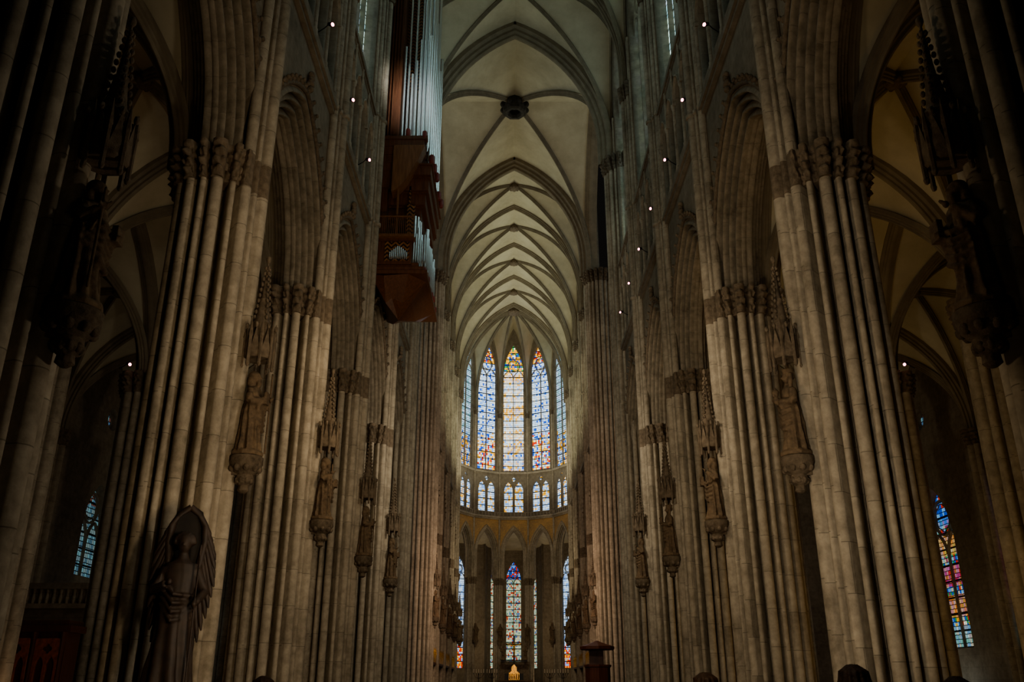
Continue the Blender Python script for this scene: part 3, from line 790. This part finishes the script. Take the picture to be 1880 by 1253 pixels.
# ------------------------------------------------------------------ spotlights
g=G(); g.tube([(0,0,0),(0,-.25,.05),(0,-.38,.12)],.018,6); br_m=g.mesh("bracket",M_black)
g=G(); g.tube([(0,-.38,.14),(0,-.42,.13),(0,-.56,.06)],[.03,.06,.075],12); hs_m=g.mesh("housing",M_black)
g=G(); g.ell((0,-.565,.055),(.062,.04,.062),12,6); ln_m=g.mesh("lens",M_lens,True)
LP=[]
for s in (-1,1):
    for i in range(8):
        y=21.8+3.75*i
        if s<0 and 31<y<39 : continue
        LP.append((s*D,y,TRZ+.95,s))
LP.append((-D,39.0,TRZ+.95,-1))
LP+=[(-15.3,31.6,12.9,-1),(15.3,31.6,12.9,1),(15.2,27.0,13.2,1)]
for x,y,z,s in LP:
    e=bpy.data.objects.new("spotlight",None); link(e); e.location=(x,y,z); e.rotation_euler=(0,0,-pi/2*s+ (.5*s))
    tag(e,"small black spotlight glowing on the gallery sill" if z>15 else "small spotlight glowing beside an aisle pier capital","lamp","wall spotlights")
    ob("bracket",br_m,parent=e); ob("housing",hs_m,parent=e); ob("lens",ln_m,parent=e)

# ------------------------------------------------------------------ organ
org=bpy.data.objects.new("pipe_organ",None); link(org); org.location=(-6.2,36,16.2)
tag(org,"hanging oak pipe organ with silver pipes on the nave wall","organ")
OL=Vector(org.location)
def op(name,g,mat,smooth=False,label=None):
    g.v=[tuple(Vector(v)-OL) for v in g.v]; me=g.mesh(name,mat); 
    if smooth: autosmooth(me,45)
    o=ob(name,me,parent=org)
    if label: o["label"]=label
    return o
def taper(g,b,t,z0,z1):
    (x0,x1,y0,y1),(X0,X1,Y0,Y1)=b,t
    vs=[(x0,y0,z0),(x1,y0,z0),(x1,y1,z0),(x0,y1,z0),(X0,Y0,z1),(X1,Y0,z1),(X1,Y1,z1),(X0,Y1,z1)]
    g.add(vs,[(3,2,1,0),(4,5,6,7),(0,1,5,4),(1,2,6,5),(2,3,7,6),(3,0,4,7)])
ya,yb=33.3,38.6
g=G()
tip=(-5.1,34.6,16.15)
ringo=[(-6.2,ya,17.75),(-5.6,ya-.15,17.6),(-4.6,ya,17.75),(-3.85,ya+.8,17.85),(-3.85,yb-.8,17.85),(-4.6,yb,17.75),(-6.2,yb,17.75)]
mid=[(tip[0]+(p[0]-tip[0])*.45,tip[1]+(p[1]-tip[1])*.45,16.72+.2*(k%2)) for k,p in enumerate(ringo)]
g.loft([[tuple(tip[i]+ (0.02*math.cos(k) if i==0 else 0) for i in range(3)) for k in range(7)],mid,ringo])
op("keel",g,M_woodo)
g=G()
for k,(w,z) in enumerate(((-3.8,17.75),(-3.95,17.95),(-4.2,18.15))): g.box(-6.2,w,ya-.05+.06*k,yb,z,z+.16)
g.box(-6.2,-4.5,ya+.05,yb-.05,18.2,19.3); g.box(-6.2,-4.35,ya-.08,yb,19.3,19.45); g.box(-6.2,-4.5,ya-.02,ya+.1,18.2,18.35)
op("lower_case",g,M_woodo)
g=G(); g.box(-5.65,-4.6,ya,ya+.06,18.36,19.28); op("zigzag_panel",g,M_woodz)
def pipes(name,lst,label=None):
    g=G()
    for x,y,z,h,r in lst:
        g.lathe([(r*.25,z),(r,z+r*3.2),(r,z+r*3.8),(r*.8,z+r*3.9),(r*.8,z+r*4.4),(r,z+r*4.5),(r,z+h),(r*.9,z+h)],12,(x,y,0))
    return op(name,g,M_pipe,True,label)
pipes("pipe_fan",[(-5.42+.08*i,ya-.06,18.4,.35+.32*(1-abs(i-4.5)/4.5),.034) for i in range(10)],"small silver pipe fan")
g=G()
g.box(-6.2,-4.4,ya-.3,ya-.25,20.33,20.39); g.box(-6.2,-4.4,ya-.3,ya-.25,19.45,19.51); g.box(-6.2,-4.4,ya-.3,ya,19.4,19.46)
for i in range(22): g.box(-6.18+.082*i,-6.16+.082*i,ya-.285,ya-.265,19.5,20.35)
op("balcony_railing",g,M_woodl)
g=G(); g.box(-6.2,-5.75,ya+.5,yb,19.4,23.9); g.box(-5.75,-4.6,ya+1.4,yb-.5,19.4,22.8); op("console_case",g,M_woodo)
for x in (-6.0,-5.2):
    g=G(); g.box(x-.04,x+.04,ya-.04,ya+.04,19.4,22.4); op("post",g,M_woodl)
g=G(); g.box(-4.8,-4.72,ya+.6,ya+2.2,19.6,22.4); g.box(-4.85,-4.5,ya+.55,ya+.6,19.9,21.4); op("zigzag_panel",g,M_woodz)
L=[]
for i in range(9): L.append((-4.45+.10*(i%2),ya+.35+.28*i,18.5+.1*abs(i-4),2.7-.22*abs(i-4),.055))
for i in range(7): L.append((-4.42+.08*i,ya+.05+.1*i,18.3+.04*i,1.1+.3*(i%4),.035))
for i in range(13): L.append((-3.98,ya+.7+.33*i,18.2+.1*(i%3),1.6+.6*abs(math.sin(i*.7)),.07))
pipes("pipe_rank",L,"rank of small silver pipes")
for i in range(7):
    g=G(); x0=-4.1+.015*i; g.lathe([(.09,0),(.11,.05),(.11,.26),(.09,.3)],10,(x0+.12,ya+.35+.7*i,17.9+.12*(i%3))); op("pipe_foot",g,M_red,True)
for k,(x1,z0_,z1_) in enumerate(((-4.3,20.95,21.6),(-4.1,21.6,22.2),(-3.95,22.2,22.85),(-3.85,22.85,23.4))):
    g=G(); g.box(-6.1,x1,ya+1.1-.25*k,yb-.1,z0_,z1_-.06); g.box(-6.1,x1+.08,ya+1.02-.25*k,yb-.02,z1_-.06,z1_); op("stepped_tier",g,M_woodo)
g=G()
for k in range(5): taper(g,(-6.2,-5.6+.28*k,ya+.35-.08*k,yb),(-6.2,-5.25+.28*k,ya+.3-.08*k,yb),22.2+.38*k,22.58+.38*k)
g.box(-6.2,-4.15,ya-.05,yb,24.1,24.45); g.box(-6.2,-4.0,ya-.1,yb+.05,24.45,24.62)
op("upper_case",g,M_woodo)
g=G(); K=16; vs=[];fs=[]
for i in range(K+1):
    t=i/K; x=-5.5+1.4*t; z=21.7+2.4*(t**1.6)
    vs+=[(x,ya-.14,z),(x,ya+.5,z)]
for i in range(K): fs.append((2*i,2*i+2,2*i+3,2*i+1))
n0=len(vs); vs+=[(-5.5,ya-.14,24.1),(-4.1,ya-.14,24.1),(-5.5,ya+.5,24.1)]
fs.append(tuple([2*i for i in range(K+1)]+[n0])); fs.append((0,n0,n0+2,1))
g.add(vs,fs); op("curved_bracket",g,M_woodl)
for i in range(5):
    g=G(); g.lathe([(.1,0),(.13,.05),(.13,.4),(.1,.45)],10,(-3.82+.02*i,ya+.35+1.05*i,23.4+.2*(i%3))); op("pipe_foot",g,M_red,True)
for x,z in ((-4.9,24.62),(-4.15,24.5)):
    g=G(); g.lathe([(.09,0),(.11,.05),(.11,.34),(.09,.38)],10,(x,ya-.02,z)); op("pipe_foot",g,M_red,True)
g=G(); g.box(-6.2,-5.75,ya+.35,yb,24.6,39); g.box(-5.75,-5.35,ya+.15,yb-.2,24.6,39)
for i in range(6): g.box(-6.15+.14*i,-6.09+.14*i,ya+.06,ya+.2,24.6,39)
op("tower_case",g,M_woodo)
g=G(); g.box(-5.35,-4.3,ya+1.2,ya+1.26,28.0,38.5); g.box(-4.7,-4.64,ya+1.3,yb-.4,24.6,38.5); op("zigzag_panel",g,M_woodz)
L=[]
hs=[5.2,4.2,3.6,4.4,5.6,7.2,9.0]
for i in range(7): L.append((-5.22+.18*i,ya+.22+.05*(i%2),24.65,hs[i],.055))
for i in range(4): L.append((-5.1+.3*i,ya+.7,24.8,9+.7*(i%3),.06))
for i in range(12): L.append((-4.05+.07*(i%2),ya+.25+.43*i,24.0-.25*(i%3),[6.5,9.5,12.5,10,7.5][i%5],.09))
for i in range(7): L.append((-4.35,ya+.5+.7*i,24.6,13+1.2*(i%3),.09))
pipes("pipe_rank",L,"tall polished silver organ pipes")

# ------------------------------------------------------------------ angel on pedestal by near pier
ang=bpy.data.objects.new("angel_statue",None); link(ang); ang.location=(-5.85,15.3,0); ang.rotation_euler=(0,0,.25)
tag(ang,"dark winged angel statue standing on a pedestal before the pier","statue")
PH=1.45; AS=(1.08,1.05,1.17)
M_dk=plain("dark_patinated_wood",(.030,.017,.010),.65,0,6)
M_dk2=plain("shaded_niche_wood",(.012,.008,.005),.8,0,6)  # darker copy for the niche back; shade inside the arch put into the colour
g=G(); g.lathe([(.55,0),(.55,.2),(.42,.3),(.38,PH-.26),(.45,PH-.16),(.48,PH-.06),(.44,PH)],8); ob("pedestal",g.mesh("pedestal",M_dk),parent=ang)
g=G(); rings=[]
for z,rx,ry in [(0,.36,.28),(.3,.33,.25),(.6,.29,.22),(.8,.27,.2),(1.15,.26,.18),(1.35,.22,.15),(1.6,.26,.16),(1.75,.24,.14),(1.82,.1,.09),(1.92,.07,.07)]:
    rings.append([(rx*(1+.13*math.sin(8*2*pi*i/64+z*2)*max(0,1-z/1.6)+.03*math.sin(5*2*pi*i/64+z*12))*math.cos(2*pi*i/64),ry*(1+.13*math.sin(8*2*pi*i/64+z*2)*max(0,1-z/1.6))*math.sin(2*pi*i/64),z) for i in range(64)])
g.loft(rings); g.ell((0,-.03,2.04),(.105,.12,.14)); g.ell((0,.02,2.09),(.15,.15,.13)); g.tube([(0,-.13,2.07),(0,-.165,2.02),(0,-.13,2.01)],[.012,.025,.01],6)
for k in range(9):
    a=pi*k/8; g.ell((.14*math.cos(a),-.02,2.07+.12*math.sin(a)),(.045,.06,.045),7,5)
for k in range(4): g.tube([(-.26,-.05,1.2+.1*k),(-.05,-.24,.95+.12*k),(.24,-.08,1.0+.1*k)],[.02,.035,.02],6)
g.tube([(-.22,0,1.68),(-.36,-.05,1.38),(-.18,-.28,1.45)],[.09,.085,.055],9); g.tube([(.22,0,1.68),(.38,-.02,1.36),(.3,-.3,1.2)],[.09,.085,.055],9)
g.ell((-.12,-.33,1.47),(.05,.06,.05),8,6); g.ell((.28,-.35,1.17),(.05,.06,.05),8,6)
g.tube([(.3,-.36,.1),(.28,-.36,2.0)],.02,7)
ob("figure",remeshed(g,"angel_figure",M_dk,.018,1),(0,0,PH),parent=ang,scale=AS)
ob("niche_back",panel("niche_back",[lancet(0,.27,1.2,2.1,.5,8)],.06,.28,M_dk2,.02),(0,0,PH),parent=ang,scale=AS)
for s in (-1,1):
    g=G()
    arch=[(s*.16,.16,1.45),(s*.24,.2,1.8),(s*.28,.22,2.1),(s*.25,.22,2.34),(s*.16,.22,2.52),(s*.0,.22,2.62)]
    g.tube(arch,[.04,.055,.06,.06,.05,.05],8)
    NF=13
    for i in range(NF):
        u=i/(NF-1); q=u*3.999; k=int(q); f=q-k
        p=Vector(arch[k])*(1-f)+Vector(arch[k+1])*f
        ln=.95-.55*u
        dirn=Vector((s*(.14+.34*u),.04+.05*(i%2),-math.cos(math.radians(15+20*u))))
        dirn.normalize(); e=p+dirn*ln
        g.tube([p,p+(e-p)*.4,p+(e-p)*.85,e],[.035,.045,.04,.012],8)
    ob("wing",autosmooth(g.mesh("wing_mesh",M_dk),60),(0,0,PH),parent=ang,scale=AS)

# ------------------------------------------------------------------ confessional and side altar in the left aisle
cab=bpy.data.objects.new("confessional",None); link(cab); cab.location=(-15.6,29.2,0)
tag(cab,"dark red-brown carved wooden confessional beside the aisle pier","confessional")
g=G(); g.box(-1.5,1.5,-.5,.5,0,.3); g.box(-1.45,1.45,-.4,.5,.3,3.1); g.box(-1.6,1.6,-.55,.55,3.1,3.3); g.box(-1.5,1.5,-.5,.5,3.3,3.45)
for c in (-1.4,-.5,.5,1.4): g.lathe([(.08,.3),(.06,.6),(.07,2.8),(.1,3.1)],8,(c,-.48,0))
ob("body",g.mesh("conf_body",M_woodd),parent=cab)
M_wr=plain("reddish_carved_relief",(.30,.08,.03),.5,0,8)
for c in (-.95,0,.95):
    ob("carved_panel",panel("conf_panel",[rect(c-.38,c+.38,.5,2.9),lancet(c-.17,.13,1.6,2.1,.3),lancet(c+.17,.13,1.6,2.1,.3),foil(c,2.6,.16,4),rect(c-.28,c+.28,.65,1.4)],.08,-.44,M_wr,.02),parent=cab)
alt=bpy.data.objects.new("side_altar",None); link(alt); alt.location=(-19.2,39.5,0)
tag(alt,"pale stone side altar with carved cornice against the aisle wall","altar")
g=G(); g.box(-2.2,2.2,-.4,.4,0,4.6); ob("body",g.mesh("altar_body",M_wall),parent=alt)
g=G(); g.box(-2.4,2.4,-.55,.5,4.6,4.8); g.box(-2.5,2.5,-.6,.5,5.4,5.65); g.box(-2.3,2.3,-.45,.4,4.8,5.4)
for i in range(16): g.lathe([(.06,4.8),(.09,5.0),(.05,5.2),(.08,5.4)],8,(-2.2+.29*i,-.5,0))
ob("cornice",g.mesh("altar_cornice",M_pier),parent=alt)

# ------------------------------------------------------------------ high altar, shrine, crucifix, choir fittings
al=bpy.data.objects.new("high_altar",None); link(al); al.location=(0,89,0); tag(al,"dark stone high altar block in the choir","altar")
g=G(); g.box(-2.5,2.5,-1.5,1.5,0,.8); g.box(-1.6,1.6,-.7,.7,.8,1.75); g.box(-1.8,1.8,-.85,.85,1.75,1.9); ob("table",g.mesh("table",M_carve),parent=al)
sh=bpy.data.objects.new("golden_shrine",None); link(sh); sh.location=(0,89,1.9); tag(sh,"small gilded gabled reliquary shrine standing on the altar","shrine")
g=G(); g.box(-.5,.5,-.35,.6,0,.62); g.add([(-.5,-.35,.62),(.5,-.35,.62),(0,-.35,1.0),(-.5,.6,.62),(.5,.6,.62),(0,.6,1.0)],[(0,1,2),(5,4,3),(0,2,5,3),(1,4,5,2)])
g.box(-.25,.25,-.3,.5,.8,1.15); g.add([(-.25,-.3,1.15),(.25,-.3,1.15),(0,-.3,1.4),(-.25,.5,1.15),(.25,.5,1.15),(0,.5,1.4)],[(0,1,2),(5,4,3),(0,2,5,3),(1,4,5,2)])
for i in range(5): g.lathe([(.05,.05),(.06,.3),(.03,.42),(.05,.5),(.01,.56)],8,(-.4+.2*i,-.38,0))
ob("casket",g.mesh("casket",M_gold),parent=sh)
cr=bpy.data.objects.new("crucifix",None); link(cr); cr.location=(0,91.5,0); tag(cr,"tall dark crucifix with figure standing behind the altar","crucifix")
g=G(); g.box(-.09,.09,-.05,.05,0,6.0); g.box(-.8,.8,-.05,.05,5.1,5.28); g.box(-.9,.9,-.3,.3,0,2.5); g.box(-1.3,1.3,-.08,.08,3.6,3.75); ob("cross",g.mesh("cross",M_black),parent=cr)
g=G(); g.tube([(0,-.12,3.9),(0,-.14,4.4),(.02,-.13,4.85),(0,-.12,5.1)],[.05,.1,.12,.07],8); g.ell((0,-.15,5.25),(.08,.09,.11)); g.tube([(-.7,-.08,5.25),(-.3,-.1,5.12),(0,-.12,5.05),(.3,-.1,5.12),(.7,-.08,5.25)],[.03,.045,.07,.045,.03],7)
ob("figure",remeshed(g,"corpus",M_gold,.025,1),parent=cr)
for s in (-1,1):
    o=ob("statue",saints[1 if s>0 else 3],(s*1.1,91.5,3.8),0,scale=(.7,.7,.7)); tag(o,"small dark mourning figure standing beside the crucifix","statue")
g=G(); g.box(-1.5,1.5,-.2,.2,0,3.3); g.box(-1.6,1.6,-.26,.26,3.3,3.6); b=ob("rood_plinth",g.mesh("rood_plinth",M_carve),(0,92.2,0)); tag(b,"plain dark stone plinth under the crucifix group","plinth")
for j in range(-3,3):
    ph=(j+.5)*pi/6; R_=RV-.62
    o=ob("statue",saints[j%4],(R_*math.sin(ph),YC+R_*math.cos(ph),5.98),-ph,scale=(.97,.97,.93)); tag(o,sl[j%4].replace("a pier corbel","an apse corbel"),"statue","saint statues on pier corbels")
    g=G(); g.lathe([(.05,5.2),(.12,5.3),(.14,5.5),(.3,5.75),(.33,5.9)],10,(0,0,0)); g.box(-.1,.1,0,.4,5.6,5.88)
    o=ob("corbel_bracket",g.mesh("apse_corbel",M_carve),(R_*math.sin(ph),YC+R_*math.cos(ph),0),-ph); tag(o,"carved corbel bracket on an apse pier","corbel","apse corbels")
# carved choir stalls with gabled canopies between the choir piers
g=G(); g.box(-3.0,3.0,-.5,.3,0,.5); g.box(-3.0,3.0,.1,.25,.5,2.9); g.box(-3.05,3.05,-.35,.3,2.9,3.05)
for i in range(7): g.box(-3.0+i*.98,-2.9+i*.98,-.4,.12,.5,1.5)
stall_b=g.mesh("stall_body",M_woodd)
g=G()
for i in range(6):
    c=-2.45+i*.98
    g.add([(c-.42,-.36,3.05),(c+.42,-.36,3.05),(c,-.36,3.75),(c-.42,-.26,3.05),(c+.42,-.26,3.05),(c,-.26,3.75)],[(0,1,2),(5,4,3),(0,2,5,3),(1,4,5,2)])
    g.lathe([(.05,3.05),(.05,3.6),(.07,3.62),(.01,4.1)],6,(c+.49,-.31,0)); g.ell((c,-.31,3.8),(.07,.07,.09),6,4)
stall_c=g.mesh("stall_canopy",M_gold)
for k in range(4):
    for s in (-1,1):
        e=bpy.data.objects.new("choir_stall",None); link(e); e.location=(s*6.3,CY[k]+HB,0); e.rotation_euler=(0,0,-pi/2*s)
        tag(e,"dark carved choir stalls with gilded gable canopy between piers","choir stall","choir stalls")
        ob("seat_row",stall_b,parent=e); ob("canopy",stall_c,parent=e)
pu=bpy.data.objects.new("pulpit",None); link(pu); pu.location=(4.5,51,0); tag(pu,"dark wooden pulpit with sounding board at the crossing","pulpit")
g=G(); g.lathe([(.5,0),(.5,.15),(.18,.25),(.16,1.2),(.6,1.45),(.72,1.5),(.68,1.6),(.68,2.4),(.75,2.45),(.75,2.55)],8); ob("basket",g.mesh("basket",M_woodd),parent=pu)
g=G(); g.box(-.4,.4,.62,.7,1.5,3.3); ob("back_panel",g.mesh("back",M_woodd),parent=pu)
g=G(); g.lathe([(.85,3.3),(.95,3.35),(.95,3.5),(.3,3.7),(.05,3.8)],8); ob("sounding_board",g.mesh("sound",M_woodd),parent=pu)
M_wax=plain("wax",(.7,.65,.5),.5)
g=G(); g.lathe([(.25,0),(.2,.08),(.04,.15),(.035,2.3),(.07,2.35),(.05,2.4)],10)
for q in (-.45,-.22,0,.22,.45): g.tube([(0,0,2.0),(q*.6,0,2.1),(q,0,2.42)],.018,6); g.lathe([(.06,2.42),(.07,2.46)],8,(q,0,0))
cs_m=g.mesh("candle_stand",M_black)
g=G()
for q in (-.45,-.22,0,.22,.45): g.lathe([(.03,2.46),(.03,2.8)],8,(q,0,0))
cw_m=g.mesh("candles",M_wax)
for x in (-3.2,-2.0,3.2,4.4):
    e=bpy.data.objects.new("candle_stand",None); link(e); e.location=(x,84,0); tag(e,"dark metal candle stand with pale candles","candle stand","candle stands in the choir")
    ob("stand",cs_m,parent=e); ob("candles",cw_m,parent=e)

# ------------------------------------------------------------------ people (heads rise at lower frame edge)
M_skin=plain("skin",(.45,.27,.19),.5)
def person(x,y,h,rot,coat,hair,label):
    k=h/1.75
    e=bpy.data.objects.new("person",None); link(e); e.location=(x,y,0); e.rotation_euler=(0,0,rot); e.scale=(k,k,k)
    tag(e,label,"person")
    g=G()
    for s in (-1,1):
        g.tube([(s*.1,0,.92),(s*.105,-.01,.5),(s*.11,.02,.09)],[.1,.065,.045],10); g.ell((s*.11,-.06,.05),(.05,.13,.05),10,6)
        g.tube([(s*.2,0,1.42),(s*.25,.02,1.14),(s*.24,-.06,.88)],[.055,.045,.032],9); g.ell((s*.24,-.08,.82),(.03,.04,.05),8,6)
        for q in range(4): g.tube([(s*.24,-.11+.02*q,.8),(s*.235,-.115+.02*q,.75),(s*.225,-.12+.02*q,.71+.005*q)],.009,5)
        g.tube([(s*.23,-.11,.83),(s*.2,-.14,.78)],.011,5)
    g.loft([[(rx*math.cos(2*pi*i/20),ry*math.sin(2*pi*i/20),z) for i in range(20)] for z,rx,ry in [(.84,.16,.11),(1.0,.165,.115),(1.15,.145,.1),(1.35,.19,.12),(1.44,.17,.1),(1.49,.07,.06),(1.56,.055,.055)]])
    g.ell((0,-.01,1.64),(.073,.093,.115)); g.tube([(0,-.09,1.66),(0,-.122,1.625),(0,-.09,1.615)],[.008,.016,.008],6); g.ell((-.075,0,1.63),(.012,.02,.03),6,5); g.ell((.075,0,1.63),(.012,.02,.03),6,5)
    ob("body",remeshed(g,"person_body",M_skin,.013,1),parent=e)
    g=G(); g.loft([[(rx*math.cos(2*pi*i/24),ry*math.sin(2*pi*i/24),z) for i in range(24)] for z,rx,ry in [(.7,.21,.15),(.9,.2,.145),(1.15,.175,.13),(1.35,.225,.15),(1.45,.2,.13),(1.5,.09,.085)]])
    for s in (-1,1): g.tube([(s*.2,0,1.42),(s*.26,.02,1.14),(s*.25,-.06,.9)],[.085,.07,.055],10)
    ob("jacket",remeshed(g,"jacket",coat,.02,2),parent=e)
    g=G()
    for s in (-1,1): g.tube([(s*.1,0,.95),(s*.105,-.01,.5),(s*.11,.02,.1)],[.12,.085,.07],10)
    ob("trousers",remeshed(g,"trousers",M_black,.02,1),parent=e)
    g=G(); g.ell((0,.018,1.672),(.088,.105,.105)); g.ell((0,.05,1.60),(.075,.065,.09))
    for q in range(14):
        a=2*pi*q/14; g.tube([(.02*math.cos(a),.02+.02*math.sin(a),1.775),(.07*math.cos(a),.03+.08*math.sin(a),1.74),(.088*math.cos(a),.03+.1*math.sin(a),1.67)],[.012,.014,.008],5)
    ob("hair",remeshed(g,"hair",hair,.009,0),parent=e)
M_coat=plain("dark_coat",(.03,.03,.04),.8,0,8); M_coat2=plain("brown_coat",(.10,.05,.03),.8,0,8)
M_hair=plain("dark_hair",(.055,.03,.02),.6,0,30); M_hair2=plain("brown_hair",(.09,.05,.03),.6,0,30)
person(1.62,5.0,1.665,pi,M_coat,M_hair,"person with short dark hair in a dark coat")
person(1.0,5.8,1.635,pi-.2,M_coat2,M_hair2,"person with brown hair in a brown coat")
person(-1.95,6.6,1.62,pi+.2,M_coat2,M_hair2,"person with brown hair looking towards the choir")
person(2.35,5.4,1.61,pi,M_coat,M_hair,"shorter person with dark hair in a dark coat")

# ------------------------------------------------------------------ lights
def area(loc,rot,sx,sy,e,c,spread=180):
    l=bpy.data.lights.new("area",'AREA'); l.shape='RECTANGLE'; l.size=sx; l.size_y=sy; l.energy=e; l.color=c; l.spread=math.radians(spread)
    o=bpy.data.objects.new("area_light",l); link(o); o.location=loc; o.rotation_euler=rot; return o
R90=pi/2
def east(x,y,z,tilt,sx,sy,e,c,yaw=0,spread=180):  # added panels hung in mid-air with no fitting, emitting away from the camera
    return area((x,y,z),(R90+tilt,0,yaw),sx,sy,e,c,spread)
WARM=(1.0,.78,.52); NEU=(1.0,.89,.72); COOL=(.78,.95,1.0); GRN=(.97,1.0,.72)
east(0,4.2,3,0,2,1,22,WARM)
east(2.8,11.2,3.5,.1,.6,.6,260,NEU,.5)
east(-2.8,11.2,3.5,.1,.6,.6,240,WARM,-.5)
east(2.8,11.4,11,-.1,.6,.6,120,NEU,.5)
east(-2.8,11.4,11,-.1,.6,.6,130,WARM,-.5)
east(2.2,21,10,-.15,1,1,210,NEU,.25)
east(-2.2,21,10,-.15,1,1,200,WARM,-.25)
east(0,34,12,-.15,2,1,520,NEU)
east(0,48.5,13,-.1,3,1,800,(1,.72,.56))
east(0,60,8,0,3,1,460,(1,.72,.52))
east(0,84,13,0,4,2,520,(1,.88,.62))
east(-2.6,25,26,.10,.8,.8,34,(.95,.97,1),.245,26)  # narrow unseen light added to brighten the organ front
def up(x,y,e,c,z=.6,sx=2,sy=3): area((x,y,z),(pi,0,0),sx,sy,e,c)
up(0,43,70,(1,.82,.60),21,4,2)  # upward panels from here at gallery height are added, unseen, for vault glow
up(0,55.5,120,(1,.80,.56),21,4,2)
up(0,67,360,GRN,21,4,2); up(0,75,540,GRN,21,4,2); up(0,83,740,GRN,21,4,2)
up(0,92,920,(1,.98,.76),21,4,2)
for y in (13.7,21.2,28.7,36.2,43.7): 
    up(11.2,y,62,(1.0,.62,.20)); up(18,y,26,(1.0,.66,.26)); up(-11.2,y,12,(1.0,.62,.34)); up(-18,y,8,(1,.72,.45))
up(-20.3,45.5,35,COOL); up(20.3,45.5,35,COOL)
up(-14.0,24.5,34,(1,.6,.35))
up(0,104.2,300,(1,.78,.50),.6,6,1.5)
up(-5,102.5,140,(1,.78,.50),.6,2,1.5); up(5,102.5,140,(1,.78,.50),.6,2,1.5)
area((-22,55.5,34),(0,-R90-.1,0),12,8,600,COOL)
area((22,55.5,34),(0,R90+.1,0),12,8,600,COOL)
w=bpy.data.worlds.new("World"); S.world=w; w.use_nodes=True; w.node_tree.nodes["Background"].inputs[0].default_value=(.5,.45,.4,1); w.node_tree.nodes["Background"].inputs[1].default_value=.015

# ------------------------------------------------------------------ camera
cd=bpy.data.cameras.new("camera"); cam=bpy.data.objects.new("camera",cd); link(cam)
cd.sensor_width=36; cd.lens=36*1600/1880; cd.clip_start=.05; cd.clip_end=400
cam.location=(-.2,0,1.6); cam.rotation_euler=(R90+math.atan(629/1600),0,0)
S.camera=cam
